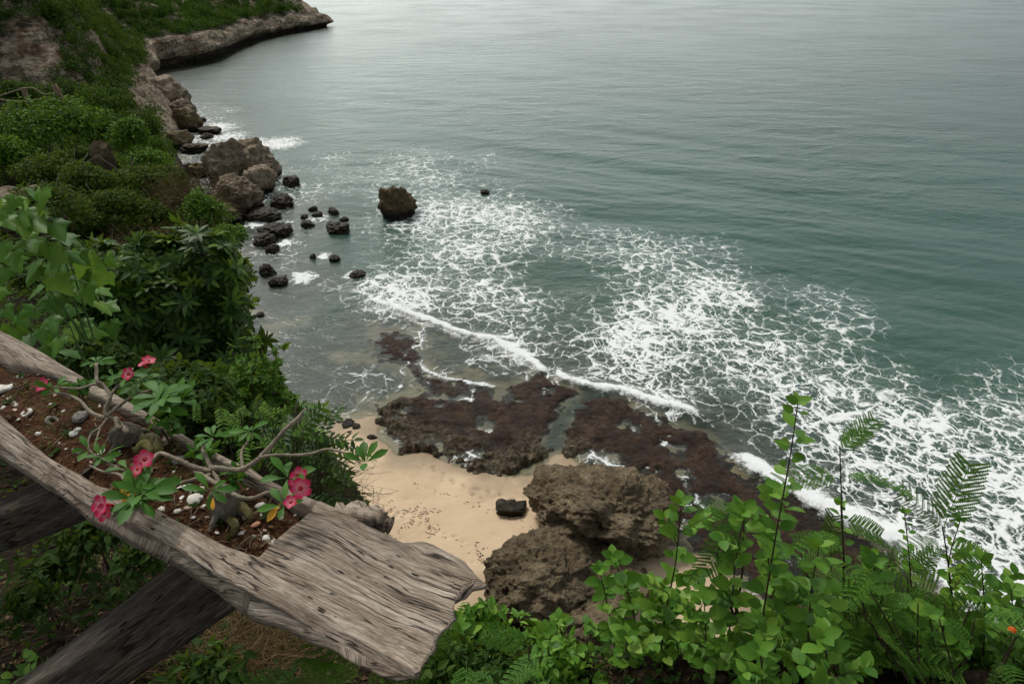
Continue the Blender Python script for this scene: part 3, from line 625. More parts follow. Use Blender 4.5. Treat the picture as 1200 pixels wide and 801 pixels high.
for i, (x, y, w_, h_) in enumerate([(408, 500, 16, 10), (417, 503, 12, 9), (411, 509, 10, 6), (436, 514, 12, 6), (398, 494, 9, 5)]):
    p, wm, hm = px_rock(x, y, w_, h_)
    rock('shore_stone', p, (wm, wm*.8, hm*1.2), 700+i, M['darkrock'], ['black stone at the top of the sand beside the shrub tips, the biggest there', 'dark stone right of the biggest one by the shrub tips', 'small dark stone below the biggest one by the shrub tips', 'dark stone at the corner between reef and sand', 'smallest dark stone at the left end of the sand'][i], 'dark stones where the sand meets the water', 4, 6, .2)

# ---------------------------------------------------------------- near clifftop, under and left of the viewer
EDGE = [(7, -2), (5.0, 1.2), (3.0, 1.75), (1.0, 1.85), (-.2, 1.85), (-1.1, 2.4), (-1.9, 3.8), (-2.6, 5.6), (-4.2, 9), (-6.4, 14), (-9.6, 19), (-12.2, 23), (-15, 27), (-24, 30), (-50, 34)]
EZ = [27.6, 27.6, 27.55, 27.5, 27.4, 27.3, 26.8, 26.1, 24.6, 22.9, 22.3, 22.6, 23.2, 24, 25]
NEARLAND = EDGE+[(-60, 34), (-60, -6), (7, -6)]
EA = np.array(EDGE, float)
def near_h(X, Y):
    X = np.asarray(X, float); Y = np.asarray(Y, float)
    D = np.full(X.shape, 1e9); ZE = np.zeros(X.shape)
    for i in range(len(EA)-1):
        a, b = EA[i], EA[i+1]; dd_ = b-a; t_ = np.clip(((X-a[0])*dd_[0]+(Y-a[1])*dd_[1])/(dd_@dd_), 0, 1)
        di = np.hypot(X-a[0]-t_*dd_[0], Y-a[1]-t_*dd_[1]); up_ = di < D; D = np.where(up_, di, D); ZE = np.where(up_, EZ[i]+(EZ[i+1]-EZ[i])*t_, ZE)
    ins = inside(X, Y, NEARLAND)
    rise = np.minimum(D*.16*sm(3, 14, Y), 4.5)+.08*np.minimum(D, 3)
    wob_ = .45*fbm(X*.5, Y*.5, None, 200)+.12*fbm(X*2.2, Y*2.2, None, 201)
    k = np.clip(np.hypot(X, Y)/4, .12, 1.5)
    zi = ZE+rise+wob_*k*.7
    zo = ZE-3.0*D+2.2*sm(0, 4, D)*fbm(X*.35, Y*.35, None, 202)+wob_*.5
    return np.where(ins, zi, np.maximum(zo, -1.5)), D, ins
gx = axis(-6, 4, .07, -60, 16, 1.06); gy = axis(.3, 8, .07, -6, 50, 1.05); X, Y = np.meshgrid(gx, gy); Z, D, ins = near_h(X, Y)
m, t = new_mat('clifftop_soil'); n = NT(t); g = n('NewGeometry').outputs['Position']
a = n.noise(g, 1.2, 6, .7); b = n.noise(g, 14, 6, .7); v = n('TexVoronoi', {'Vector': g, 'Scale': 30.0}).outputs['Distance']
c = n.ramp(n.math('ADD', n.math('MULTIPLY', a, .5), n.math('MULTIPLY', b, .5)), [(.36, (.008, .005, .003)), (.5, (.02, .013, .008)), (.65, (.05, .033, .02))])
n.out(n('BsdfPrincipled', {'Base Color': c, 'Roughness': .95, 'Specular IOR Level': .1, 'Normal': n('Bump', {'Height': n.math('ADD', b, v), 'Strength': .9, 'Distance': .04}).outputs[0]}).outputs[0])
M['soil'] = m
mb = MB(); mb.add(np.stack([X, Y, Z], -1), grid_faces(len(gx), len(gy)))
tag(mb.build('clifftop_ground', M['soil']), kind='structure')
def gz(x, y): return float(near_h(np.array([x]), np.array([y]))[0][0])
# ---------------------------------------------------------------- hewn log planter
ZT = 28.85
ST = [  # near outer, near inner, far inner, far outer rim (photo px on the rim plane), cavity 0/1, side drop
 ((-170, 415), (-150, 385), (-150, 300), (-160, 270), 1, .05),
 ((-90, 462), (-80, 432), (-75, 375), (-75, 340), 1, .05),
 ((-12, 512), (0, 486), (8, 424), (2, 386), 1, .05),
 ((42, 549), (55, 533), (45, 430), (48, 410), 1, .045),
 ((100, 588), (115, 568), (104, 456), (110, 444), 1, .05),
 ((152, 612), (163, 586), (172, 492), (178, 482), 1, .06),
 ((198, 634), (211, 609), (236, 529), (241, 520), 1, .075),
 ((252, 668), (268, 638), (301, 563), (307, 554), 1, .09),
 ((284, 687), (298, 649), (362, 592), (370, 581), 1, .10),
 ((292, 692), (306, 654), (368, 596), (377, 584), 0, .10),
 ((345, 718), (356, 690), (410, 616), (425, 607), 0, .085),
 ((405, 750), (415, 735), (460, 645), (476, 633), 0, .075),
 ((440, 770), (447, 760), (495, 650), (508, 634), 0, .07),
 ((468, 784), (474, 776), (535, 668), (545, 652), 0, .07),
 ((480, 789), (485, 783), (555, 678), (566, 676), 0, .065)]
rows = []
for i in range(len(ST)-1):
    k = 2 if ST[i][4] != ST[i+1][4] else 16
    for j in range(k): rows.append(i+j/k)
rows.append(len(ST)-1); rows = np.array(rows)
def st_pts(c):
    P = np.array([atz(*s_[c], ZT) for s_ in ST]); ii = np.arange(len(ST)); P2 = np.stack([np.interp(rows, ii, P[:, k]) for k in range(3)], 1)
    return P2
N_, n_, f_, F_ = [st_pts(k) for k in range(4)]
cav = np.interp(rows, range(len(ST)), [s_[4] for s_ in ST]); drop = np.interp(rows, range(len(ST)), [s_[5] for s_ in ST])
e = norm(F_-N_); zz = np.array([0, 0, 1.0])
def off(P, a, z): return P+e*np.broadcast_to(np.asarray(a, float).reshape(-1, 1), (len(P), 1))+zz*np.broadcast_to(np.asarray(z, float).reshape(-1, 1), (len(P), 1))
mid = (n_+f_)/2; RIM_A, RIM_B = n_.copy(), f_.copy()
loop = [(N_, 0, -.012), (n_*.5+N_*.5, 0, .004), (n_, 0, 0), (n_, .012, -.10*cav), (mid, 0, -.12*cav), (f_, -.012, -.10*cav), (f_, 0, 0), (f_*.5+F_*.5, 0, .004), (F_, 0, -.01),
        (F_, .012, -.05), (F_, -.03, -.12), ((F_+N_)/2, 0, -.17-drop*.5), (N_, .08, -drop-.09), (N_, .0, -drop-.02), (N_, -.022, -drop*.55)]
LP = np.stack([off(P, a, z) for P, a, z in loop], 1)          # rows x 15 x 3
sub = 8; nl = LP.shape[1]*sub; fr_ = np.arange(nl)/sub; i0 = np.floor(fr_).astype(int); tt = (fr_-i0)[None, :, None]
G = LP[:, i0]*(1-tt)+LP[:, (i0+1) % LP.shape[1]]*tt
for _ in range(3): G = .5*G+.25*np.roll(G, 1, 1)+.25*np.roll(G, -1, 1)
arc = np.cumsum(np.linalg.norm(np.diff(mid, axis=0, prepend=mid[:1]), axis=1))
per = np.cumsum(np.linalg.norm(np.diff(G, axis=1, prepend=G[:, :1]), axis=2), 1)
# widen rims unevenly, sag, chips
dv_ = norm(mid[-1]-mid[-8]); und = np.clip(ZT-.012-G[..., 2], 0, .3); G = G-dv_*((und*1.35)*sm(arc[-1]-.5, arc[-1], arc[:, None]+0*per))[..., None]; G[..., 2] += und*.45*sm(arc[-1]-.6, arc[-1], arc[:, None]+0*per)
ctr = G.mean(1, keepdims=True); outw = norm(G-ctr)
U_, W_ = arc[:, None]+0*per, per
bul = .009*fbm(U_*5, W_*3, None, 301, 3)+.004*fbm(U_*14, W_*22, None, 302, 2)
G = G+outw*bul[..., None]*1.0; G[..., 2] += .014*fbm(U_*4, W_*2, None, 305, 3)
endf = sm(arc[-1]-.05, arc[-1], U_); dirv = norm(mid[-1]-mid[-8])
for _ in range(6): G[-9:] = .5*G[-9:]+.25*np.roll(G[-9:], 1, 1)+.25*np.roll(G[-9:], -1, 1)
G = G+dirv*(endf*(.022*fbm(W_*14, G[..., 2]*30, None, 306, 4)))[..., None]
nr = len(rows); Fq = []
ii = np.arange(nr-1)[:, None]*nl; jj = np.arange(nl)[None]; kk = (jj+1) % nl
Fq = np.stack([ii+jj, ii+nl+jj, ii+nl+kk, ii+kk], -1).reshape(-1, 4)
V0 = G.reshape(-1, 3); gr = np.stack([U_, W_, 0*U_], -1).reshape(-1, 3)
# broken end: rows shrinking inwards
VV, GG, FF = [V0], [gr], [Fq]; last = G[-1]; c0 = last.mean(0); base = (nr-1)*nl; cnt = nr*nl
for q, (k_, dep_) in enumerate([(.97, .012), (.9, .012), (.78, .004), (.6, .012), (.4, .002), (.2, .008), (.02, .004)]):
    ring = c0+(last-c0)*k_; ring = ring+dirv[None]*(dep_+.022*fbm(ring[:, 0]*30, ring[:, 1]*30, ring[:, 2]*45, 310, 4))[:, None]
    VV.append(ring); GG.append(np.stack([arc[-1]+.9*np.linalg.norm(last-ring, axis=1), per[-1], 0*per[-1]+1], 1))
    j = np.arange(nl); k2 = (j+1) % nl; FF.append(np.stack([base+j, cnt+j, cnt+k2, base+k2], 1)); base = cnt; cnt += nl
def wood_mat(name, c1, c2, c3, gs=1.0, crack=.6, bump=.7):
    m, t = new_mat(name); n = NT(t); gv = n.attr('grain').outputs['Vector']; pos = n('TexCoord').outputs['Object']
    wv_ = n('VectorMath', {0: n('VectorMath', {0: n('TexNoise', {'Vector': gv, 'Scale': 4.0, 'Detail': 3.0}).outputs['Color'], 1: (.5, .5, .5)}, operation='SUBTRACT').outputs[0], 1: (0, .016, 0)}, operation='MULTIPLY').outputs[0]
    g2 = n('VectorMath', {0: gv, 1: wv_}, operation='ADD').outputs[0]
    st = n.noise(n('Mapping', {'Vector': g2, 'Scale': (13*gs, 150*gs, 5)}).outputs[0], 1, 6, .65)
    st2 = n.noise(n('Mapping', {'Vector': g2, 'Scale': (40*gs, 420*gs, 5)}).outputs[0], 1, 4, .6)
    big_ = n.noise(n('Mapping', {'Vector': g2, 'Scale': (2.5*gs, 22*gs, 2)}).outputs[0], 1, 5, .65)
    ck = n.noise(n('Mapping', {'Vector': g2, 'Scale': (3.2*gs, 62*gs, 3)}).outputs[0], 1, 3, .5, .3)
    ckm = n.rng(n.math('ABSOLUTE', n.math('SUBTRACT', ck, .5)), .0, .028, 1, 0, True)
    ckm = n.math('MULTIPLY', ckm, n.rng(n.noise(n('Mapping', {'Vector': g2, 'Scale': (5, 14, 3)}).outputs[0], 1.0, 3), .42, .56, 0, 1))
    vo = n('TexVoronoi', {'Vector': n('Mapping', {'Vector': g2, 'Scale': (16*gs, 60*gs, 3)}).outputs[0], 'Scale': 1.0}).outputs['Distance']
    hole = n.math('MULTIPLY', n.rng(vo, .10, .2, 1, 0, True), n.rng(n.noise(pos, 7, 3), .53, .6))
    mixv = n.math('ADD', n.math('MULTIPLY', st, .45), n.math('ADD', n.math('MULTIPLY', big_, .35), n.math('MULTIPLY', st2, .2)))
    c = n.ramp(mixv, [(.36, c1), (.5, c2), (.62, c3)])
    c = n.mix(n.rng(n.noise(pos, 6, 5, .7), .52, .7, 0, .5), c, (.16, .10, .055, 1))
    c = n.mix(n.rng(n.noise(pos, 3, 6, .7), .55, .68, 0, .5), c, tuple(x*.4 for x in c1)+(1,))
    dk = n.math('MAXIMUM', n.math('MULTIPLY', ckm, crack), n.math('MULTIPLY', hole, .9))
    c = n.mix(dk, c, (.012, .009, .007, 1))
    h = n.math('SUBTRACT', n.math('ADD', n.math('MULTIPLY', st, .6), n.math('MULTIPLY', st2, .35)), n.math('MULTIPLY', dk, 1.0))
    n.out(n('BsdfPrincipled', {'Base Color': c, 'Roughness': .88, 'Specular IOR Level': .2, 'Normal': n('Bump', {'Height': h, 'Strength': bump, 'Distance': .012}).outputs[0]}).outputs[0]); return m
M['wood'] = wood_mat('weathered_grey_wood', (.11, .074, .048), (.34, .27, .205), (.60, .52, .43), 1.0, .9, .9)
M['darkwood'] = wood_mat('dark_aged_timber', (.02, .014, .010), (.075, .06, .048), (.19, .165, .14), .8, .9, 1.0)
planter = empty('log_planter', (mid.mean(0)[0], mid.mean(0)[1], ZT-.2), 'long hollowed grey driftwood log planter filled with soil, shells and pink flowering plants', 'planter')
def rel(o, root):
    o.parent = root; o.matrix_parent_inverse = root.matrix_world.inverted(); return o
def mk(root, name, mb, mat, smooth=True, attr=None):
    bpy.context.view_layer.update(); return rel(mb.build(name, mat, smooth=smooth, attr=attr), root)
mb = MB(); mb.add(np.concatenate(VV), np.concatenate(FF)); mk(planter, 'hollowed_log', mb, M['wood'], attr={'grain': np.concatenate(GG)})
# broken branch stub at the far side of the block
sp_ = smooth_path([atz(405, 612, ZT-.05), atz(424, 606, ZT-.02), atz(440, 607, ZT-.01), atz(452, 614, ZT-.02), atz(459, 617, ZT-.025)], 8)
V, Fq, caps = tube(sp_, np.interp(np.linspace(0, 1, len(sp_)), [0, .4, .7, 1], [.042, .03, .022, .019]), 16, True, .35, 4); V = V+.0035*np.stack([fbm(V[:, 0]*40, V[:, 1]*40, V[:, 2]*40, s, 3) for s in (1, 2, 3)], 1)
mb = MB(); mb.add(V, Fq); [mb.f.append(c) for c in caps]; mk(planter, 'branch_stub', mb, M['wood'], attr={'grain': np.stack([np.repeat(np.linspace(0, .12, len(sp_)), 16), np.tile(np.linspace(0, .1, 16), len(sp_)), 0*V[:, 0]], 1)})
# soil in the hollow
cols = 40; rs = rows <= 8.0; tt = np.linspace(-.02, 1.02, cols)[None, :, None]
SG = n_[rs][:, None]*(1-tt)+f_[rs][:, None]*tt
SG[..., 2] = ZT-.022-.012*sm(.5, 1, np.abs(tt[..., 0]-.5)*2)*1+.012*fbm(SG[..., 0]*9, SG[..., 1]*9, None, 320, 5)+.006*fbm(SG[..., 0]*50, SG[..., 1]*50, None, 321, 3)
SG[..., 2] += -.018*sm(7.2, 8, rows[rs])[:, None]
m, t = new_mat('planter_soil'); n = NT(t); g = n('NewGeometry').outputs['Position']
a = n.noise(g, 14, 6, .7); v = n('TexVoronoi', {'Vector': g, 'Scale': 110.0}).outputs['Distance']; b = n.noise(g, 90, 4, .7)
c = n.ramp(n.math('ADD', n.math('MULTIPLY', a, .5), n.math('MULTIPLY', b, .5)), [(.36, (.018, .008, .004)), (.5, (.06, .026, .012)), (.66, (.14, .07, .035))])
n.out(n('BsdfPrincipled', {'Base Color': c, 'Roughness': .95, 'Specular IOR Level': .1, 'Normal': n('Bump', {'Height': n.math('ADD', v, b), 'Strength': 1.0, 'Distance': .006}).outputs[0]}).outputs[0]); M['psoil'] = m
mb = MB(); mb.add(SG, grid_faces(cols, SG.shape[0])); tag(mb.build('soil', M['psoil']), kind='stuff')
SGf = SG.reshape(-1, 3)
def soil_z(p): return float(SGf[np.argmin((SGf[:, 0]-p[0])**2+(SGf[:, 1]-p[1])**2), 2])
def onsoil(px, py):
    p = atz(px, py, ZT-.03); return np.array([p[0], p[1], soil_z(p)])
# support beams
def beam(name, A, B, wdt, hgt_, up, label, seed):
    A, B = np.array(A), np.array(B); d = norm(B-A); Ln = np.linalg.norm(B-A); up = norm(np.asarray(up, float)-d*np.dot(up, d)); sd_ = np.cross(d, up)
    nu = int(Ln/.012); per_n = 56; th = np.arange(per_n)/per_n*2*math.pi
    cx_, cy_ = np.cos(th), np.sin(th); q = (np.abs(cx_)**9+np.abs(cy_)**9)**(-1/9); cx_, cy_ = cx_*q*wdt/2, cy_*q*hgt_/2
    u_ = np.linspace(0, Ln, nu); UU, TT = np.meshgrid(u_, th, indexing='ij'); pr = np.tile(np.cumsum(np.hypot(np.diff(cx_, prepend=cx_[-1]), np.diff(cy_, prepend=cy_[-1]))), (nu, 1))
    sc = 1+.07*fbm(UU*4, np.cos(TT)*1.2, np.sin(TT)*1.2, seed)+.03*fbm(UU*9, pr*90, None, seed+1, 3)
    V = A+UU[..., None]*d+(cx_*sc)[..., None]*sd_+(cy_*sc)[..., None]*up
    ii = np.arange(nu-1)[:, None]*per_n; jj = np.arange(per_n)[None]; kk = (jj+1) % per_n
    mb = MB(); mb.add(V, np.stack([ii+jj, ii+kk, ii+kk+per_n, ii+jj+per_n], -1).reshape(-1, 4)); mb.f.append(np.arange(per_n)[None]); mb.f.append((np.arange(per_n)+(nu-1)*per_n)[None, ::-1])
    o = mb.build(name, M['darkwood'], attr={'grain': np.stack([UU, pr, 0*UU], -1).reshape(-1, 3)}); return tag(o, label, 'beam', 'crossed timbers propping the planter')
A = atz(262, 668, ZT-.20); B = atz(60, 815, ZT-.62); B2 = A+(B-A)*1.45
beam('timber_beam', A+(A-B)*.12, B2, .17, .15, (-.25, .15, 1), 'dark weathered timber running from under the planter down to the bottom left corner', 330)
A = atz(75, 585, ZT-.16); B = atz(-60, 640, ZT-.42)
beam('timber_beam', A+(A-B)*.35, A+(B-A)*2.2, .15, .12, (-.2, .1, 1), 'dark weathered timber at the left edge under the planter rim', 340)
# ---------------------------------------------------------------- shells, pebbles and coral bits on the soil
def shell_mesh(kind, seed):
    g = np.random.default_rng(seed); mb = MB()
    if kind == 'shell':     # ribbed fan shell
        u, v = np.meshgrid(np.linspace(-1.25, 1.25, 15), np.linspace(0.02, 1, 9)); r = v*(1+.03*np.cos(u*22))
        x = r*np.cos(u)-.5; y = r*np.sin(u)*.95; z = .32*np.sin(np.pi*np.clip(v, 0, 1)*.55+.5)*np.cos(u*.95)*np.sqrt(np.maximum(1-v*.75, 0))+.03*np.cos(u*22)*v
        mb.add(np.stack([x, y, z], -1), grid_faces(15, 9)); mb.add(np.stack([x*.94, y*.94, z-.07], -1), grid_faces(15, 9)[:, ::-1])
    elif kind == 'coral_ring':
        u, v = np.meshgrid(np.linspace(.3, 5.9, 22), np.linspace(0, 2*math.pi, 9)); R_ = .72+.12*vn(u, v*0, None, seed); r = .27*(1+.4*vn(u*2, v, None, seed+1))
        mb.add(np.stack([(R_+r*np.cos(v))*np.cos(u), (R_+r*np.cos(v))*np.sin(u), r*np.sin(v)+.15], -1), grid_faces(22, 9))
    else:
        bm = bmesh.new(); bmesh.ops.create_icosphere(bm, subdivisions=3, radius=1); V = np.array([q.co[:] for q in bm.verts]); Fc = np.array([[q.index for q in f.verts] for f in bm.faces]); bm.free()
        V = V*(1+(.22 if kind == 'pebble' else .45)*fbm(V[:, 0]*1.6+seed, V[:, 1]*1.6, V[:, 2]*1.6, seed, 4))[:, None]*np.array([1, .75, .45]); V[:, 2] += .2; mb.add(V, Fc)
    return mb
M['shellw'] = plain('white_shell', (.72, .68, .6), .55, .3, 60, .2, 30); M['pebo'] = plain('orange_pebble', (.42, .2, .12), .7, .3, 60); M['pebg'] = plain('grey_pebble', (.3, .27, .23), .8, .5, 60, .4)
M['shellp'] = plain('pinkish_shell', (.5, .36, .27), .6, .3, 60, .3, 25)
protos = {}
LBL = {'shellw': 'white', 'pebo': 'orange', 'pebg': 'grey', 'shellp': 'pinkish tan'}
def bit(kind, mat, px, py, size, lbl=None, rz=None):
    key = (kind, mat, RNG.integers(0, 3)); p = onsoil(px, py)
    if key not in protos: o = shell_mesh(kind, hash(key[2:]) % 97+int(key[2])).build(kind, M[mat]); protos[key] = o
    else: o = protos[key].copy(); COL.objects.link(o)
    o.location = [float(q) for q in p]+[] ; o.scale = [size]*3; o.rotation_euler = (RNG.normal()*.25, RNG.normal()*.25, RNG.uniform(0, 6.28) if rz is None else rz)
    nm = {'shell': 'shell', 'coral_ring': 'coral ring', 'pebble': 'pebble', 'coral_piece': 'coral fragment'}[kind]
    where = ['at the left end of the soil', 'left of the left succulent', 'beside the left succulent', 'between the two succulents', 'beside the right succulent', 'next to the wooden end block'][int(np.searchsorted([40, 100, 165, 235, 290], px))]
    side = 'near rim side' if (py-(486+.545*px)) > -38 else 'far rim side' if (py-(430+.48*px)) < 35 else 'mid soil'
    lbl = lbl or f"{'tiny' if size < .007 else 'small' if size < .0115 else 'medium'} {LBL[mat]} {nm} {where}, {side}"
    return tag(o, lbl, nm.split()[0] if kind != 'shell' else 'shell', 'shells, coral and pebbles on the planter soil')
bit('coral_ring', 'shellw', 33, 487, .019, 'white broken coral ring on the soil at the left end of the planter')
bit('coral_ring', 'pebg', 62, 496, .02, 'grey coral ring right of the white broken ring in the planter')
bit('shell', 'shellw', 216, 573, .024, 'large white fan shell on the soil below the forked branches, between both plants')
bit('coral_piece', 'shellw', 3, 460, .028, 'biggest white coral lump, at the left edge of the photo on the planter soil')
bit('coral_piece', 'shellw', 87, 512, .014, 'curved white coral piece on the soil left of the left plant base')
bit('pebble', 'pebo', 301, 620, .012, 'reddish orange pebble beside the right plant base in the planter')
bit('coral_piece', 'pebg', 203, 513, .028, 'grey rough stone on the soil near the far rim, right of the left plant base')
bit('coral_piece', 'shellp', 194, 522, .018, 'brown stone leaning on the grey rough one near the far rim')
bit('coral_piece', 'pebg', 211, 543, .02, 'grey stone between the arching branches in the planter')
bit('coral_piece', 'pebg', 96, 494, .026, 'flat grey stone on the soil left of the left plant base')
WH = [(12, 457, .018), (11, 469, .015), (24, 443, .013), (46, 440, .014), (46, 512, .009), (90, 461, .011), (92, 507, .012), (88, 529, .012), (94, 532, .011), (120, 532, .014), (132, 541, .01), (224, 577, .015), (232, 586, .018), (200, 582, .012), (209, 601, .010),
      (238, 572, .011), (190, 597, .011), (284, 628, .011), (306, 596, .014), (308, 608, .008), (312, 631, .012), (318, 634, .013), (60, 475, .007), (75, 483, .008), (20, 478, .01), (150, 560, .01), (176, 556, .011), (205, 556, .008), (240, 598, .008), (255, 626, .008), (228, 610, .007), (70, 455, .008), (5, 480, .008), (140, 530, .01), (168, 545, .012), (270, 575, .008), (330, 610, .007), (345, 600, .007), (228, 590, .02), (214, 585, .012)]
for i, (x, y, s_) in enumerate(WH): bit(['coral_piece', 'shell', 'pebble', 'shell'][i % 4], 'shellw', x, y, s_)
for i, (x, y, s_) in enumerate([(16, 474, .011), (19, 484, .012), (186, 571, .015), (66, 466, .008), (197, 588, .01), (222, 598, .011), (192, 575, .009), (244, 610, .009), (288, 610, .009), (238, 548, .01), (108, 545, .008), (158, 575, .008)]): bit(['pebble', 'shell', 'coral_piece'][i % 3], 'shellp', x, y, s_)
for i in range(34):
    r_ = RNG.uniform(1.8, 7.8); q = RNG.uniform(.08, .92); k_ = int(np.argmin(np.abs(rows-r_))); p = n_[k_]*(1-q)+f_[k_]*q; u, v = proj(*p)
    bit(['pebble', 'shell', 'coral_piece'][i % 3], ['shellw', 'pebg', 'shellp'][RNG.integers(0, 3)], float(u), float(v), RNG.uniform(.003, .0065))

# ---------------------------------------------------------------- pink flowering succulents in the planter
m, t = new_mat('pink_petals'); n = NT(t); r_ = n.attr('rad').outputs['Fac']
c = n.ramp(n.math('ADD', r_, n.math('MULTIPLY', n.math('SUBTRACT', n.noise(n('TexCoord').outputs['Object'], 120, 2), .5), .2)), [(.1, (.75, .5, .45)), (.4, (.72, .16, .24)), (.75, (.6, .02, .09)), (1, (.5, .01, .06))])
p = n('BsdfPrincipled', {'Base Color': c, 'Roughness': .5, 'Specular IOR Level': .3})
n.out(n('MixShader', {0: .25, 1: p.outputs[0], 2: n('BsdfTranslucent', {'Color': c}).outputs[0]}).outputs[0]); M['petal'] = m
M['throat'] = plain('red_flower_tube', (.45, .02, .03), .5); M['caudex'] = rock_mat('grey_succulent_bark', (.06, .05, .035), (.17, .145, .11), (.30, .27, .22), 14, .9, None, .012)
M['branch'] = plain('succulent_branch', (.22, .18, .125), .75, .4, 90, .35, 20); M['gbranch'] = plain('olive_branch', (.14, .14, .06), .7, .3, 90, .3, 20)
M['yellow'] = plain('yellow_leaf', (.62, .3, .02), .5, .1, 40, .25, 20); M['root'] = plain('olive_root', (.13, .11, .035), .7, .4, 60, .3, 20)
M['deskleaf'] = leaf_mat('succulent_leaves', [(.035, .12, .012), (.055, .17, .018), (.09, .22, .025)], .3, .5, .2, 5)
def flower(root, px, py, h, s_=.03, face=(0, -.6, .8)):
    s_ = s_*.8
    c = atz(px, py, ZT+h); fc = norm(np.array(face, float)+.25*RNG.normal(size=3)); a = norm(np.cross(fc, (0.3, .2, 1))); b = np.cross(fc, a)
    T, TF = leaf_t(5, .78, .1, -.02, .68); th = np.arange(5)/5*2*math.pi+RNG.uniform(0, 1.2)
    D = a[None]*np.cos(th)[:, None]+b[None]*np.sin(th)[:, None]+fc*.28; V, Fc = place(T, TF, np.repeat(c[None], 5, 0), D, np.repeat(fc[None], 5, 0), np.full(5, s_))
    mb = MB(); mb.add(V, Fc); o = mk(root, 'flower', mb, M['petal'], attr={'rad': np.tile(T[:, 0], 5)})
    mb = MB(); add_tube(mb, [c-fc*s_*1.0, c-fc*s_*.4, c+fc*.002], [s_*.1, s_*.2, s_*.27], 8); bpy.context.view_layer.update(); mk(o, 'flower_tube', mb, M['throat'])
def rosette(root, px, py, h, n=8, L_=.06, T=LEAF_OB, mat='deskleaf', spread=1.0, up=.35, dirn=None):
    c = atz(px, py, ZT+h); D = norm(np.stack([RNG.normal(size=n), RNG.normal(size=n), np.full(n, up)+.3*RNG.normal(size=n)], 1)*np.array([spread, spread, 1]))
    th = np.arange(n)*2.4; D[:, 0] = np.cos(th)*.9; D[:, 1] = np.sin(th)*.9; D = norm(D)
    if dirn is not None: D = norm(D+np.asarray(dirn))
    N = norm(np.array([0, -.25, 1.0])+.25*RNG.normal(size=(n, 3)))
    return place(T[0], T[1], c+D*.004, D, N, L_*RNG.uniform(.7, 1.15, n))
def succulent(name, label, base_px, base_s, branches, ros, flowers, yellows, seed):
    b = onsoil(*base_px); root = empty(name, b, label, 'plant', 'pink flowering succulents in the log planter')
    g = np.random.default_rng(seed); bm = bmesh.new(); bmesh.ops.create_icosphere(bm, subdivisions=5, radius=1); V = np.array([q.co[:] for q in bm.verts]); Fc = np.array([[q.index for q in f.verts] for f in bm.faces]); bm.free()
    V = V*(1+.28*fbm(V[:, 0]*1.5+seed, V[:, 1]*1.5, V[:, 2]*1.5, seed, 5))[:, None]*np.array(base_s)+b+np.array([0, 0, base_s[2]*.45])
    mb = MB(); mb.add(V, Fc)
    for k in range(4):
        th = 1+k*1.7; d = np.array([math.cos(th), math.sin(th), 0]); w0 = b+d*base_s[0]*.5+zz*base_s[2]*.4
        add_tube(mb, smooth_path([b+zz*base_s[2]*.6, w0, b+d*base_s[0]*1.25+zz*.004, b+d*base_s[0]*1.7-zz*.02], 5), np.linspace(base_s[0]*.36, base_s[0]*.12, 16), 8, .25, k)
    mk(root, 'trunk', mb, M['caudex'])
    for pth, r0 in branches:
        P = smooth_path([atz(x, y, ZT+h) for x, y, h in pth], 6); mb = MB(); add_tube(mb, P, np.linspace(r0, r0*.6, len(P)), 8, .22, int(r0*1e5) % 50); mk(root, 'branch', mb, M['branch'])
    mb = MB()
    for (x, y, h, n, L_, *dn) in ros: V, Fc = rosette(root, x, y, h, n, L_, dirn=dn[0] if dn else None); mb.add(V, Fc)
    mk(root, 'leaves', mb, M['deskleaf'])
    if yellows:
        mb = MB()
        for (x, y, h, L_, dx, dy) in yellows:
            V, Fc = place(*LEAF_OB, [atz(x, y, ZT+h)], [(dx, dy, -.25)], [(0, -.5, 1)], [L_]); mb.add(V, Fc)
        mk(root, 'yellow_leaves', mb, M['yellow'])
    for f in flowers: flower(root, *f)
    return root
succulent('flowering_succulent', 'left pink flowering succulent with forked grey branches, by the far rim of the planter', (150, 520), (.042, .038, .045),
  [([(150, 508, .03), (138, 494, .045), (126, 487, .06), (124, 478, .075), (129, 465, .10), (121, 451, .12), (114, 446, .13), (113, 426, .15)], .0075),
   ([(121, 451, .12), (110, 450, .11), (91, 455, .09), (63, 453, .08)], .0045), ([(129, 465, .10), (135, 455, .115), (146, 446, .13), (151, 440, .14)], .0045),
   ([(126, 487, .06), (140, 475, .08), (159, 462, .10), (178, 457, .11)], .0055), ([(124, 490, .055), (107, 483, .06), (93, 469, .07), (78, 462, .075), (66, 460, .08)], .006),
   ([(140, 500, .04), (136, 490, .06), (138, 500, .05), (143, 500, .05)], .008), ([(126, 490, .06), (118, 500, .05), (106, 510, .04), (104, 526, .03), (118, 536, .03), (146, 552, .035)], .004), ([(118, 500, .05), (114, 512, .04), (110, 527, .035)], .003)],
  [(113, 424, .155, 7, .045), (64, 455, .085, 6, .05, (-.3, 0, 0)), (150, 440, .14, 7, .05), (165, 447, .115, 9, .055), (190, 466, .11, 12, .08), (183, 478, .10, 9, .075), (120, 536, .035, 7, .05), (105, 528, .035, 6, .045), (212, 470, .09, 8, .06), (134, 441, .125, 6, .04), (150, 550, .04, 6, .045)],
  [(51, 451, .09, .030), (151, 438, .155, .026), (174, 423, .165, .026, (.3, -.3, .8)), (168, 427, .15, .02, (-.3, -.3, .8))],
  [(183, 470, .11, .03, .2, .5)], 3)
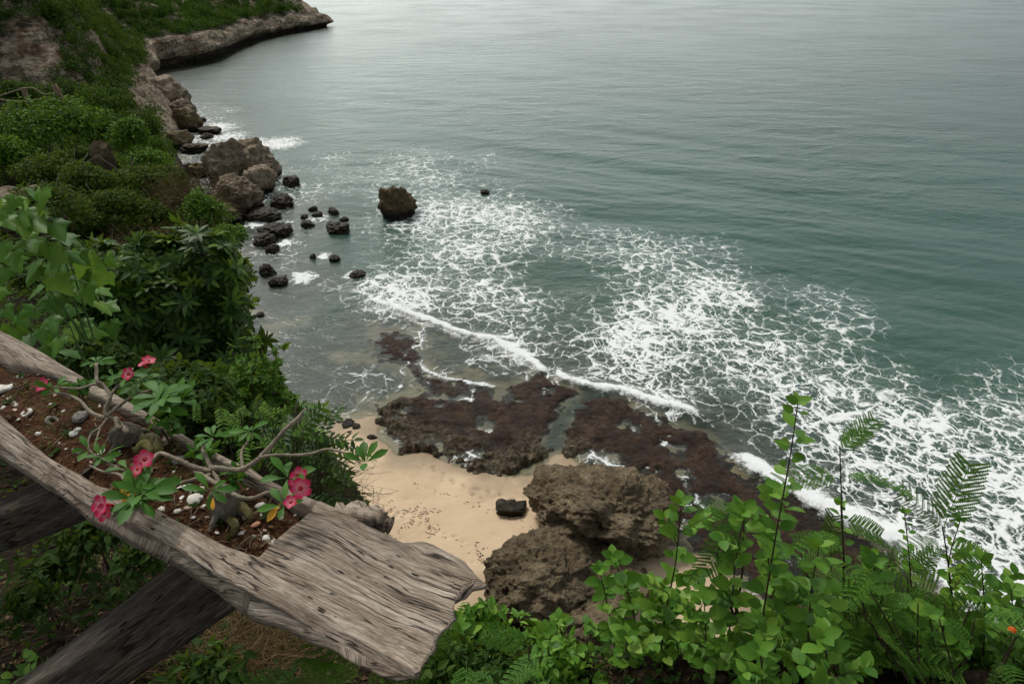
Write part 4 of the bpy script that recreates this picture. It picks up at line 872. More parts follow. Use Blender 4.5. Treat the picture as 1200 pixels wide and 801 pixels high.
succulent('flowering_succulent', 'right pink flowering succulent with long arching branches, nearer the planter block', (266, 604), (.038, .034, .055),
  [([(264, 590, .05), (255, 562, .06), (247, 548, .07), (240, 532, .085), (238, 525, .09), (250, 514, .10)], .0065),
   ([(247, 548, .07), (262, 549, .075), (281, 550, .08), (300, 540, .10), (309, 531, .11), (322, 517, .135), (334, 503, .155), (349, 490, .17), (359, 479, .18)], .0075),
   ([(303, 536, .105), (320, 533, .12), (344, 533, .13), (365, 531, .14), (384, 526, .15), (405, 531, .15), (422, 542, .15)], .0042),
   ([(247, 552, .07), (228, 547, .08), (212, 540, .09), (198, 534, .10), (188, 531, .10), (181, 536, .10), (174, 550, .085), (170, 572, .07)], .0065),
   ([(247, 556, .07), (239, 558, .07), (218, 564, .06), (198, 570, .055), (182, 576, .05), (166, 580, .05)], .005),
   ([(228, 552, .07), (246, 562, .075), (262, 572, .075), (282, 582, .075), (297, 583, .075), (312, 577, .08), (328, 575, .085)], .006),
   ([(285, 552, .08), (283, 530, .09), (290, 518, .10), (294, 507, .11)], .004), ([(150, 568, .05), (140, 556, .045), (120, 552, .04), (105, 545, .04)], .004)],
  [(250, 512, .105, 9, .05), (359, 478, .18, 3, .025), (428, 542, .15, 7, .05, (0, .2, .5)), (168, 578, .075, 10, .075), (160, 585, .07, 8, .07), (337, 560, .10, 7, .06), (333, 592, .08, 5, .05), (294, 505, .12, 8, .05), (246, 575, .08, 6, .05), (160, 572, .08, 5, .05)],
  [(170, 538, .115, .032), (162, 549, .105, .027), (120, 592, .10, .035, (-.2, -.9, .6)), (123, 600, .09, .028, (-.3, -.9, .3)), (352, 572, .115, .034, (.1, -.8, .6)), (351, 557, .115, .028, (.3, -.5, .7)), (341, 588, .095, .022, (-.2, -.8, .2)), (347, 563, .105, .026, (-.3, -.6, .6))],
  [(152, 560, .09, .05, -.1, -.5), (160, 558, .09, .045, .1, -.5), (150, 578, .08, .035, .3, -.9), (330, 588, .08, .05, -.5, -.9), (250, 582, .07, .03, .1, -.6), (158, 572, .085, .045, -.3, -.8)], 8)
for i, (x, y, sx) in enumerate([(178, 527, .03), (268, 640, .02)]):
    pass
g_roots = MB()
for pth, r0 in [([(168, 515, .02), (180, 514, .03), (186, 524, .03), (182, 540, .0)], .016), ([(160, 528, .01), (170, 520, .03), (178, 528, .028), (172, 544, -.01)], .014)]:
    P = smooth_path([atz(x, y, ZT-.03+h) for x, y, h in pth], 6); add_tube(g_roots, P, np.linspace(r0, r0*.7, len(P)), 12, .3, 4)
r_ = [o for o in bpy.data.objects if o.name.startswith('flowering_succulent') and o.type == 'EMPTY'][0]; mk(r_, 'root', g_roots, M['root'])
g_roots = MB()
for pth, r0 in [([(276, 590, .035), (288, 598, .03), (294, 606, .02), (290, 618, -.01)], .012), ([(270, 608, .02), (276, 618, .03), (270, 632, -.01)], .010)]:
    P = smooth_path([atz(x, y, ZT-.03+h) for x, y, h in pth], 6); add_tube(g_roots, P, np.linspace(r0, r0*.7, len(P)), 12, .3, 4)
r_ = [o for o in bpy.data.objects if o.name.startswith('flowering_succulent') and o.type == 'EMPTY'][1]; mk(r_, 'root', g_roots, M['root'])
# ---------------------------------------------------------------- vegetation
def shrub(name, label, cat, px, py, Y, wpx, hpx, mat, leaf, n, seed, T=LEAF_LO, lumps=14, group=None, depth=.8, up=.35, shell=.5, stems=5, twig='twig'):
    """rounded bush: centre px,py at world depth Y, wpx x hpx pixels across"""
    c = aty(px, py, Y); f = c[1]*cp-(c[2]-H)*sp; w_, h_ = wpx*f/F/2, hpx*f/F/2
    b = np.array([c[0], c[1], c[2]-h_*.9]); root = empty(name, b, label, cat, group)
    V, Fc = bush_arrays(n, (w_, max(w_, h_)*depth, h_), leaf, lumps, T, shell, up, seed); V = V+c-np.array([0, 0, h_*.3])
    mb = MB(); mb.add(V, Fc); mk(root, 'foliage', mb, M[mat], smooth=False)
    g = np.random.default_rng(seed+9); mb = MB()
    gb = np.array([b[0], b[1], min(gz(b[0], b[1]), b[2]) if b[1] < 30 else b[2]])
    gb[2] = max(gb[2], b[2]-1.5*h_)-.05
    for k in range(stems):
        q = norm(g.normal(size=3)+[0, 0, .2]); tip = c+q*[w_*.6, w_*.5, h_*.5]; md = (gb+tip)/2+g.normal(size=3)*w_*.12
        add_tube(mb, smooth_path([gb+g.normal(size=3)*[.1, .1, 0]*w_, md, tip], 5), np.linspace(.014, .004, 11)*w_+.003, 6)
    mk(root, 'stem', mb, M[twig]); return root
def strands(n, c, r, L_, wd, droop=.5, up=.2, seed=1, seg=5):
    g = np.random.default_rng(seed); P = c+g.normal(size=(n, 3))*np.asarray(r)*.5; d = norm(g.normal(size=(n, 3))*[1, 1, .5]+[0, 0, up]); d2 = norm(d+g.normal(size=(n, 3))*.6+[0, 0, -droop])
    ln = L_*g.uniform(.4, 1.2, n); t_ = np.linspace(0, 1, seg+1); pts_ = P[:, None]+ln[:, None, None]*(d[:, None]*t_[None, :, None]*(1-t_[None, :, None]*.5)+d2[:, None]*(t_**2)[None, :, None]*.5)
    sd_ = norm(np.cross(d, g.normal(size=(n, 3))))[:, None]*(wd*(1-.8*t_))[None, :, None]
    V = np.stack([pts_-sd_, pts_+sd_], 2).reshape(n, -1, 3); q = np.arange(seg)*2; fq = np.stack([q, q+1, q+3, q+2], 1)
    return V.reshape(-1, 3), (fq[None]+(np.arange(n)*2*(seg+1))[:, None, None]).reshape(-1, 4)
# --- mid distance slope, 14 to 50 m away
MB_ = [ # px py Y w h mat leaf n label
 (62, 152, 23, 128, 66, 'bush_a', .13, 5200, 'bright green rounded bush in front of the rope fence posts'),
 (10, 190, 21, 70, 50, 'bush_a', .13, 2400, 'bright green low bush at the left edge below the rope fence bush'),
 (152, 168, 23, 44, 50, 'bush_a', .12, 1800, 'small fresh green bush right of the grey upright rock'),
 (168, 196, 22, 58, 34, 'bush_a', .11, 1800, 'fresh green bush on the ridge beneath the small one by the grey rock'),
 (60, 205, 20, 80, 40, 'bush_b', .10, 2400, 'olive leafy bush under the bright green rounded bush'),
 (105, 218, 19, 80, 46, 'bush_b', .10, 3000, 'olive yellow-leaved vine mound on the slope, the leftmost'),
 (160, 222, 20, 90, 50, 'bush_b', .10, 3600, 'olive yellow-leaved vine mound on the ridge line above the dry vines'),
 (130, 255, 17, 100, 50, 'bush_b', .09, 3800, 'olive yellow-leaved vine mound just above the glossy tree'),
 (196, 212, 21, 44, 30, 'bush_b', .10, 1400, 'small olive bush on the skyline of the slope beside the shore rocks'),
 (180, 258, 17, 50, 36, 'bush_b', .09, 1500, 'small olive vine tuft left of the brown dry vines'),
 (240, 258, 17, 56, 58, 'bush_a', .09, 2600, 'dark green leafy bush right of the brown dry vines'),
 (268, 285, 15, 52, 32, 'bush_a', .08, 1500, 'small leafy bush overhanging the dark wet shore rocks'),
 (222, 288, 15, 60, 36, 'bush_b', .08, 1700, 'olive bush between the dry vines and the glossy tree top'),
 (60, 245, 14, 90, 50, 'bush_b', .08, 3000, 'olive bush behind the broad leaves at the left'),
 (14, 118, 42, 70, 40, 'scrub_mid', .18, 2200, 'dark green bush behind the rope fence at the left edge'),
 (72, 122, 44, 90, 44, 'scrub_mid', .18, 3000, 'dark green bush behind the rope fence between the posts'),
 (120, 130, 40, 80, 52, 'scrub_mid', .17, 2800, 'grey-green spreading bush right of the fence posts'),
 (160, 155, 38, 54, 44, 'scrub_mid', .17, 1900, 'grey-green bush above the boulders of the point'),
 (125, 160, 30, 60, 50, 'scrub_mid', .14, 2200, 'dark bush filling the hollow behind the grey upright rock'),
 (178, 180, 33, 38, 30, 'scrub_mid', .14, 1000, 'small dark bush at the edge of the drop to the boulders'),
 (270, 330, 12, 56, 40, 'bush_b', .07, 1500, 'olive bush below the overhanging one, behind the glossy tree'),
]
for i, (px, py, Y, w_, h_, mt, lf, n_l, lb) in enumerate(MB_):
    shrub('bush', lb, 'bush', px, py-4, Y, w_*1.15, h_*1.2, mt, lf*1.1, int(n_l*1.15), 900+i, group='bushes on the clifftop slope', lumps=18, T=LEAF_LO)
c = aty(116, 170, 22.5); rock('clifftop_rock', (c[0], c[1], c[2]-.6), (.75, .7, 1.15), 950, M['limestone'], 'grey upright rock between the bright bushes on the clifftop slope', None, 5, 8, .16)
c = aty(22, 215, 16); rock('clifftop_rock', (c[0], c[1], c[2]-.9), (1.9, 1.2, 1.3), 951, M['bigrock'], 'dark rock half buried in bushes above the broad leaves', None, 5, 8, .16)
c = aty(218, 262, 16.5); rock('clifftop_rock', (c[0]+.3, c[1], c[2]-1.0), (1.3, 1.0, .8), 952, M['bigrock'], 'small brown rock under the dark green leafy bush', None, 5, 8, .16)
for i, (px, py, Y, w_, h_, n_s, lb) in enumerate([(222, 238, 18, 70, 60, 2200, 'mound of brown leafless vines on the ridge beside the shore boulders'), (195, 292, 14.5, 120, 34, 1500, 'low mat of brown leafless vines above the glossy tree')]):
    c = aty(px, py, Y); f = c[1]*cp-(c[2]-H)*sp; root = empty('dry_vine_mound', c-[0, 0, .4], lb, 'vines', 'brown dry vine mounds on the slope')
    V, Fc = strands(n_s, c, (w_*f/F*.5, .9, h_*f/F*.45), .75, .007, .5, .4, 960+i, 6); mb = MB(); mb.add(V, Fc); mk(root, 'vine_tangle', mb, M['dryred'])
g = np.random.default_rng(31); cnt_ = 0; used_ = set()
for k in range(900):
    if cnt_ >= 46: break
    x, y = g.uniform(-17, -3), g.uniform(7.5, 25); z_ = gz(x, y); u_, v_ = [float(q) for q in proj(x, y, z_+.4)]
    hn, dn, i_n = near_h(np.array([x]), np.array([y]))
    if not i_n[0] or dn[0] > 6 or not (-20 < u_ < 285) or not (150 < v_ < 330): continue
    key = (int(u_//34) if u_ > 0 else 0, int(v_//24))
    if key in used_: continue
    used_.add(key); cnt_ += 1
    f = y*cp-(z_-H)*sp; r_m = g.uniform(.45, .95)*(.6+y/40); mt = ['bush_b', 'bush_a', 'weed', 'bush_b'][g.integers(0, 4)]; nm = {'bush_b': 'olive', 'bush_a': 'fresh green', 'weed': 'dark green'}[mt]
    col_ = ['at the far left edge', 'near the left edge', 'left of the slope middle', 'in the middle of the slope', 'right of the slope middle', 'toward the ridge', 'on the ridge side', 'on the seaward ridge', 'at the seaward drop'][max(0, min(8, key[0]))]
    row_ = {6: 'in the top row', 7: 'in the second row', 8: 'in the third row', 9: 'in the fourth row', 10: 'in the fifth row', 11: 'in the sixth row', 12: 'in the seventh row', 13: 'in the lowest row'}.get(key[1], 'in the top row')
    shrub('bush', f"{'tall' if r_m > .8 else 'low'} {nm} slope bush {col_}, {row_}", 'bush', u_, v_, y, 2*r_m*F/f, 1.7*r_m*F/f, mt, .012+.0045*y, int(1500*g.uniform(.7, 1.3)), 1200+k, group='bushes on the clifftop slope', lumps=12)
for k, (px, py, Y) in enumerate([(150, 200, 20), (90, 190, 21), (200, 240, 18), (60, 230, 17), (250, 275, 16), (120, 240, 17)]):
    c = aty(px, py, Y); root = empty('dead_branch', c-[0, 0, .8], ['bare grey branch sticking up on the ridge near the shore boulders', 'bare grey branch beside the grey upright rock', 'bare branch rising from the brown vine mound', 'bare branch among olive bushes at the left', 'bare branch at the seaward drop over dark rocks', 'bare branch in the middle of the olive vines'][k], 'branch', 'dead branches on the slope'); mb = MB()
    for j in range(7):
        t_ = c+np.array([g.normal()*.35, g.normal()*.2, g.uniform(-.1, .55)]); P_ = smooth_path([c-[0, 0, .8], c-[g.normal()*.1, 0, .2], t_], 5); add_tube(mb, P_, np.linspace(.03, .006, len(P_)), 5)
    mk(root, 'stem', mb, M['root_grey'])
# rope fence
for i, (px, py, lean, lb) in enumerate([(36, 126, -.07, 'wooden rope-fence post standing upright, the left of the two'), (76, 122, -.28, 'wooden rope-fence post leaning left, the right of the two')]):
    c = aty(px, py, 23.5); mb = MB(); add_tube(mb, [c+np.array([lean*-.9, 0, -.95]), c+np.array([lean*-.2, 0, -.3]), c+np.array([lean*.6, 0, .62])], [.085, .08, .075], 12)
    o = mb.build('fence_post', plain('fence_timber', (.17, .115, .07), .85, .4, 30)); tag(o, lb, 'fence post', 'posts of the rope fence')
M['rope'] = plain('rope', (.22, .19, .11), .9, .4, 60)
for nm, pl in [('sagging yellowish rope slung between the posts and on to the left edge, the upper one', [(-60, 135, 23), (-10, 116, 23.3), (33, 103, 23.5), (50, 110, 23.5), (60, 110, 23.5), (72, 105, 23.5)]), ('sagging yellowish rope under the upper one, ending at the leaning post', [(-60, 100, 23), (-20, 112, 23.2), (10, 118, 23.4), (36, 118, 23.5), (55, 114, 23.5), (72, 106, 23.5)])]:
    mb = MB(); add_tube(mb, smooth_path([aty(*q) for q in pl], 6), .026, 7); tag(mb.build('rope', M['rope']), nm, 'rope')

# --- compound leaf templates
def frond_bi(npin=8, nlf=13, pl=.36, bend=.3):
    """twice-divided feathery leaf, unit length"""
    V = []; Fc = []
    def quad(p, d, nrm_, l, w_):
        s2 = np.cross(nrm_, d); b = len(V); V.extend([p, p+d*l*.5-s2*w_, p+d*l, p+d*l*.5+s2*w_]); Fc.append((b, b+1, b+2, b+3))
    up = np.array([0, 0, 1.0])
    for i in range(16):        # rachis as a thin strip
        pass
    xs = np.linspace(0, 1, 9); b = len(V)
    for x in xs: V += [np.array([x, -.006, -bend*x*x]), np.array([x, .006, -bend*x*x])]
    for i in range(8): Fc.append((b+2*i, b+2*i+2, b+2*i+3, b+2*i+1))
    for i in range(npin):
        x = .18+.80*i/(npin-1); ln = pl*(1-.35*abs(i/(npin-1)-.35))
        for sg in (-1, 1):
            d = norm(np.array([.55, sg*.85, -.08])); o = np.array([x, 0, -bend*x*x])
            for k in range(nlf):
                t_ = .08+.92*k/(nlf-1); p = o+d*ln*t_+np.array([0, 0, -.10*t_*t_*ln]); l = .082*(1-.45*t_)*(1.0)
                for s2 in (-1, 1):
                    dl = norm(d*.35+np.array([-d[1], d[0], 0])*s2); quad(p, dl, up, l, .0165)
    return np.array(V), np.array(Fc)
def frond_pin(npair=7, ll=.26, wd=.42, bend=.3):
    T, TF = leaf_t(3, wd, .12, .15, .45); P, D = [], []
    for i in range(npair):
        x = .15+.82*i/(npair-1)
        for sg in (-1, 1): P.append((x, 0, -bend*x*x)); D.append((.5, sg, -.15))
    P.append((1, 0, -bend)); D.append((1, 0, -.4)); k = len(P)
    V, Fc = place(T, TF, P, D, np.tile([0, 0, 1.0], (k, 1)), np.full(k, ll)); b = len(V); xs = np.linspace(0, 1, 7)
    R_ = np.array([q for x in xs for q in ((x, -.008, -bend*x*x), (x, .008, -bend*x*x))]); RF = np.array([(2*i, 2*i+2, 2*i+3, 2*i+1) for i in range(6)])+b
    return np.vstack([V, R_]), np.vstack([Fc, RF])
FBI = frond_bi(bend=.48); FPIN = frond_pin()
def lobed_t():
    """broad leaf with five pointed lobes, unit length, petiole joint at the origin"""
    th = np.radians([-150, -118, -95, -70, -52, -30, -14, 0, 14, 30, 52, 70, 95, 118, 150]); r = np.array([.22, .44, .40, .62, .46, .52, .74, 1.0, .74, .52, .46, .62, .40, .44, .22])
    x = .12+r*np.cos(th)*.88; y = r*np.sin(th)*.95; z = -.16*(r**2)+.05*np.cos(th*5)
    V = [(0.12, 0, 0)]+[(a, b, c) for a, b, c in zip(x, y, z)]; V += [(.12+(a-.12)*.5, b*.5, c*.25+.03) for a, b, c in V[1:]]
    n_ = len(th); Fc = []
    for i in range(n_-1):
        Fc += [(1+i, 2+i, n_+2+i, n_+1+i), (n_+1+i, n_+2+i, 0, 0)]
    return np.array(V), Fc
LV, LF = lobed_t(); LQ = np.array([f for f in LF if f[3] != 0 or f[2] != 0 and f[3] != f[2]]); LTq = np.array([f for f in LF if f[2] != 0]); LTt = np.array([f[:3] for f in LF if f[2] == 0])
# --- broad lobed-leaf plants at the left
def broad(label, pts_, size, seed, mat='big'):
    g = np.random.default_rng(seed); P = np.array([aty(*q) for q in pts_]); b = P.mean(0); b[2] = gz(b[0], b[1]); root = empty('broad_leaf_plant', b, label, 'plant', 'broad-leaved plants at the left edge')
    n_ = len(P); D = norm(np.array([.3, -.65, -.45])+.55*g.normal(size=(n_, 3))*[1, .5, .3]); N = norm(np.array([.1, -.55, .85])+.5*g.normal(size=(n_, 3))); Sc = size*g.uniform(.75, 1.15, n_)
    mb = MB(); V, Fq = place(LV, LTq, P, D, N, Sc); mb.add(V, Fq); mb.f.append((LTt[None]+(np.arange(n_)*len(LV))[:, None, None]).reshape(-1, 3))
    mk(root, 'leaves', mb, M[mat]); mb = MB()
    ms = []
    for _ in range(4):
        t_ = P[g.integers(n_)]+[0, .12, -.12]; c_ = smooth_path([b+g.normal(size=3)*[.1, .05, 0]+[0, .2, 0], (b+t_)/2+[0, .2, 0]+g.normal(size=3)*.05, t_], 8); ms.append(c_); add_tube(mb, c_, np.linspace(.010, .004, len(c_)), 6)
    ms = np.vstack(ms)
    for p, d in zip(P, D):
        q = ms[np.argmin(np.linalg.norm(ms-p-[0, 0, -.1], axis=1))]; add_tube(mb, smooth_path([p+d*.12*size, p-d*.03+[0, .04, -.03], q], 4), np.linspace(.002, .003, 9), 4)
    mk(root, 'stem', mb, M['gstem']); return root
g0 = np.random.default_rng(77)
broad('tall plant with broad lobed mid-green leaves at the left edge, above the log', [(x+g0.normal()*4, y+g0.normal()*4, 4.2+.4*g0.random()) for _ in (0, 1) for x, y in [(2, 222), (20, 232), (45, 225), (-10, 240), (10, 255), (38, 258), (60, 262), (25, 275), (0, 282), (55, 285), (70, 300), (20, 300), (45, 310), (-12, 265), (-15, 300), (75, 275), (5, 315), (62, 325), (90, 318), (30, 245), (-5, 330), (85, 290), (95, 335), (50, 240)] if g0.random() < .8], .17, 78)
broad('shaded plant with broad dark leaves between the left edge and the glossy tree', [(x+g0.normal()*5, y+g0.normal()*5, 4.9+.5*g0.random()) for x in range(60, 125, 16) for y in range(300, 420, 20)], .21, 79)
broad('low plant with pale green lobed leaves just behind the log end at the left', [(x, y, 3.3+.2*g0.random()) for x, y in [(22, 368), (42, 362), (60, 372), (48, 385), (30, 392), (70, 395), (58, 405), (15, 380), (76, 410), (5, 360)]], .135, 80)
# --- glossy whorled tree
def whorls(P, D, nl, L_, T=LEAF_NARROW, seed=1, pitch=.25):
    g = np.random.default_rng(seed); n_ = len(P); D = norm(D); a = norm(np.cross(D, [0.2, .1, 1.0])); b = np.cross(D, a); th = np.arange(nl)[None]*2*math.pi/nl+g.uniform(0, 6, (n_, 1)); pt_ = pitch+.35*g.random((n_, nl))
    dd_ = a[:, None]*np.cos(th)[..., None]+b[:, None]*np.sin(th)[..., None]+D[:, None]*pt_[..., None]; dd_ = dd_.reshape(-1, 3)
    return place(*T, np.repeat(P, nl, 0), dd_, np.repeat(D, nl, 0)+.15*g.normal(size=(n_*nl, 3)), L_*g.uniform(.7, 1.2, n_*nl))
def leafy_tree(label, blobs, nw, nl, L_, seed, root_px, mat='tree', T=LEAF_NARROW, name='glossy_leaf_tree', inner=None):
    g = np.random.default_rng(seed); rp = aty(*root_px); rp[2] = max(gz(rp[0], rp[1]), rp[2]-3); root = empty(name, rp, label, 'tree'); wts = np.array([b[3]*b[4] for b in blobs], float); wts /= wts.sum()
    k = g.choice(len(blobs), nw, p=wts); Ps, Ds = [], []; cs = []
    for (px, py, Y, w_, h_) in blobs:
        c = aty(px, py, Y); f = c[1]*cp-(c[2]-H)*sp; cs.append((c, w_*f/F/2, h_*f/F/2))
    for i in k:
        c, w_, h_ = cs[i]; q = norm(g.normal(size=3)*[1, 1, 1]+[0, -.35, .45]); Ps.append(c+q*[w_, w_*.9, h_]*(g.uniform(.45, 1)**.5+.28*max(0, float(vn(q[0]*3+i, q[1]*3, q[2]*3, seed))))); Ds.append(q+[0, -.15, .5]+g.normal(size=3)*.25)
    spr = []
    for _ in range(nw//7):
        c, w_, h_ = cs[k[g.integers(nw)]]; q = norm(g.normal(size=3)*[1, .8, .8]+[0, -.2, .5]); b0 = c+q*[w_, w_*.9, h_]*.8; l_ = g.uniform(.12, .34); dv = norm(q+[0, -.1, .5]+.4*g.normal(size=3)); spr.append((b0, b0+dv*l_))
        for u_ in (.55, .8, 1.0): Ps.append(b0+dv*l_*u_); Ds.append(dv+.5*g.normal(size=3))
    mb = MB(); V, Fc = whorls(np.array(Ps), np.array(Ds), nl, L_, T, seed); mb.add(V, Fc); mk(root, 'crown', mb, M[mat])
    mb = MB(); tp = rp+np.array([0, 0, .2])
    for c, w_, h_ in cs:
        base = c-[0, 0, h_*.6]; add_tube(mb, smooth_path([rp, (rp+base)/2+g.normal(size=3)*.12, base], 6), np.linspace(.035, .016, 13), 8, .15, seed)
        for j in range(9):
            q = norm(g.normal(size=3)+[0, -.3, .3]); add_tube(mb, smooth_path([base, base+q*[w_, w_, h_]*.45+g.normal(size=3)*.03, c+q*[w_, w_*.9, h_]*.85], 4), np.linspace(.012, .004, 9), 5)
    for a_, b_ in spr: add_tube(mb, [a_, (a_+b_)/2, b_], [.005, .004, .002], 5)
    mk(root, 'trunk', mb, M['twig']); return root
leafy_tree('dense glossy tree with whorled narrow leaves between the log and the sea', [(150, 318, 6.2, 95, 50), (205, 318, 6.4, 80, 52), (250, 325, 6.4, 72, 62), (115, 345, 6.0, 70, 60), (180, 355, 6.1, 90, 70), (235, 380, 6.2, 75, 70), (262, 365, 6.3, 48, 60), (150, 400, 5.9, 80, 60), (205, 425, 5.9, 90, 60), (250, 430, 6.0, 50, 60), (262, 410, 6.1, 40, 50), (180, 455, 5.7, 80, 40)], 760, 9, .15, 33, (215, 520, 6.1))
leafy_tree('small bright compound-leaved shrub between the glossy tree and the sand', [(300, 430, 4.9, 50, 30), (315, 450, 4.8, 50, 40), (285, 455, 4.8, 50, 50), (335, 475, 4.7, 34, 34), (300, 485, 4.6, 60, 46), (265, 480, 4.6, 60, 40)], 230, 7, .055, 34, (290, 540, 4.8), 'bush_a', LEAF, 'light_leaf_shrub')
def pinnate(label, starts, seed, mat='tree', L_=.16, name='pinnate_shrub', T=FPIN, rootp=None, size_var=.25, cat='shrub', group=None, stem='stem', main=None):
    g = np.random.default_rng(seed); P = np.array([aty(*q[:3]) for q in starts]); D = np.array([q[3] for q in starts], float); b = P.mean(0)+[0, .1, -.4] if rootp is None else aty(*rootp)
    b[2] = max(min(b[2], P[:, 2].min()-.05), gz(b[0], b[1])-.02) if rootp is None else b[2]
    root = empty(name, b, label, cat, group); D = D+g.normal(size=D.shape)*.12; mb = MB()
    if main is not None: MP = smooth_path([aty(*q) for q in main], 10); P = np.array([MP[np.argmin(np.linalg.norm(MP-p, axis=1))] for p in P])
    V, Fc = place(*T, P, D, norm(np.array([0, -.25, 1])+.3*g.normal(size=P.shape)), L_*(1+size_var*g.normal(size=len(P)))); mb.add(V, Fc); mk(root, 'foliage', mb, M[mat])
    mb = MB()
    if main is not None: add_tube(mb, np.vstack([MP]), np.linspace(.005, .002, len(MP)), 6)
    for p in ([] if main is not None else P): add_tube(mb, smooth_path([b+g.normal(size=3)*.015, (b+p)/2+g.normal(size=3)*.04, p], 4), np.linspace(.007, .0025, 9), 5)
    mk(root, 'stem', mb, M[stem]); return root
g0 = np.random.default_rng(5)
def cloud(n_, x0, x1, y0, y1, Y0, Y1, dx=(-1, 1), dz=(-.3, .6), dy=(-1, .3)):
    return [(g0.uniform(x0, x1), g0.uniform(y0, y1), g0.uniform(Y0, Y1), (g0.uniform(*dx), g0.uniform(*dy), g0.uniform(*dz))) for _ in range(n_)]
pinnate('dark shrub with rows of narrow leaflets hanging over the sand behind the log block', cloud(34, 335, 385, 500, 590, 2.9, 3.3, (.0, 1.2), (-.5, .3), (-.5, .4))+cloud(22, 300, 360, 470, 540, 3.0, 3.4, (-.2, 1), (-.3, .5)), 36, 'tree', .17, rootp=(350, 640, 2.9))
pinnate('light green shrub tips with small leaflets behind the far rim of the planter', cloud(40, 230, 340, 470, 545, 2.9, 3.5, (-.6, 1), (-.2, .5)), 37, 'bush_a', .13, rootp=(280, 600, 3.2))
shrub('bush', 'low leafy bush just behind the far rim, above the left succulent', 'bush', 190, 470, 3.4, 190, 70, 'weed', .06, 2600, 971, LEAF, 16, 'bushes behind the log planter')
shrub('bush', 'dark leafy bush behind the log end, left of the pink flowers', 'bush', 105, 425, 3.7, 100, 60, 'weed', .06, 1500, 972, LEAF, 14, 'bushes behind the log planter')
shrub('bush', 'dark leafy bush below the glossy tree, behind the middle of the far rim', 'bush', 260, 520, 3.3, 150, 80, 'weed', .055, 2200, 973, LEAF, 14, 'bushes behind the log planter')
# bare twigs reaching out over the sand
root = empty('bare_twig_shrub', aty(385, 620, 3.0), 'bare brown twigs reaching out over the sand right of the dark shrub', 'shrub'); mb = MB(); g = np.random.default_rng(3)
for k in range(26):
    a = (360+g.uniform(-15, 15), 575+g.uniform(-25, 25), 3.0); x = g.uniform(405, 462); y = 545+g.uniform(-5, 70); m_ = ((a[0]+x)/2, (a[1]+y)/2-g.uniform(0, 14), 3.0)
    P = smooth_path([aty(*a), aty(*m_), aty(x, y, 3.0+g.uniform(-.15, .15))], 6); add_tube(mb, P, np.linspace(.0035, .0008, len(P)), 4)
    for j in range(3):
        q = P[g.integers(5, len(P)-1)]; add_tube(mb, [q, q+g.normal(size=3)*.035+[.02, 0, 0], q+g.normal(size=3)*.05+[.05, 0, 0]], [.0016, .001, .0006], 4)
mk(root, 'stem', mb, M['twig'])
pinnate('little leafy sprig just above the broken stub of the log', cloud(9, 405, 440, 615, 628, 2.0, 2.2, (-1, 1), (.2, .9)), 39, 'bush_a', .06, 'leafy_sprig', rootp=(420, 640, 2.1))
# --- stems with oval leaves, in front at the right
def oval_stem(label, path, Y, L_, seed, leaf0=.05, mat='ovate', T=LEAF_ROUND, spread=1.0, sr=.0045, group='leafy stems rising at the bottom right', gap=.045, small_top=.5, twigs=True, name='leafy_sapling'):
    g = np.random.default_rng(seed); P = np.array([aty(x, y, Y+dy) for x, y, dy in path]); P = P[::-1] if P[0][2] > P[-1][2] else P
    gp = P[0].copy(); gzv = gz(gp[0], gp[1]); P = np.vstack([[gp[0]+g.normal()*.02, gp[1], min(gzv, gp[2]-.08)], P]) if gp[2] > gzv+.05 else P
    S_ = smooth_path(P, 10); root = empty(name, S_[0], label, 'plant', group); mb = MB(); add_tube(mb, S_, np.linspace(sr, sr*.4, len(S_)), 6)
    cum = np.concatenate([[0], np.cumsum(np.linalg.norm(np.diff(S_, axis=0), axis=1))]); Lt = cum[-1]; LP_, LD, LS = [], [], []; s_ = Lt*leaf0; k = 0
    def at(s): return np.array([np.interp(s, cum, S_[:, j]) for j in range(3)])
    while s_ < Lt:
        p = at(s_); t_ = norm(at(min(s_+.01, Lt))-at(s_-.01)); az = k*1.57+g.normal()*.35; fr = s_/Lt; sz = L_*(1-(1-small_top)*fr**2)
        for q in (0, math.pi):
            d = np.array([math.cos(az+q), math.sin(az+q), 0])*spread+t_*.45+[0, 0, -.05]; pet = p+norm(d)*sz*.18
            mb.add(*place(np.array([(0, -.02, 0), (1, -.012, 0), (1, .012, 0), (0, .02, 0)]), np.array([(0, 1, 2, 3)]), [p], [pet-p], [(0, 0, 1)], [np.linalg.norm(pet-p)]))
            LP_.append(pet); LD.append(d+g.normal(size=3)*.15+[0, -.15, 0]); LS.append(sz*g.uniform(.5, 1.3))
            if twigs and fr < .85 and g.random() < .36:      # short side twig with leaves of its own
                dv = norm(d+[0, 0, .5]); l2 = L_*g.uniform(1.2, 2.6); e_ = p+dv*l2+[0, 0, -.1*l2]; add_tube(mb, smooth_path([p, p+dv*l2*.5, e_], 3), np.linspace(sr*.45, sr*.2, 7), 5)
                for u_ in np.arange(.3, 1.05, .16):
                    for sg in (-1, 1):
                        dd_ = norm(dv*.55+sg*np.cross(dv, [0, 0, 1])+[0, -.1, 0]); LP_.append(p+(e_-p)*u_); LD.append(dd_+g.normal(size=3)*.2); LS.append(sz*g.uniform(.6, .95))
        s_ += gap*g.uniform(.8, 1.2); k += 1
    for j in range(4): th = j*1.57; LP_.append(S_[-1]); LD.append((math.cos(th)*.8, math.sin(th)*.8, .5)); LS.append(L_*small_top*.9)
    mk(root, 'stem', mb, M['stem']); mb = MB(); n_ = len(LP_); mb.add(*place(*T, LP_, LD, norm(np.array([0, -.45, 1])+.35*g.normal(size=(n_, 3))), LS)); mk(root, 'leaves', mb, M[mat]); return root
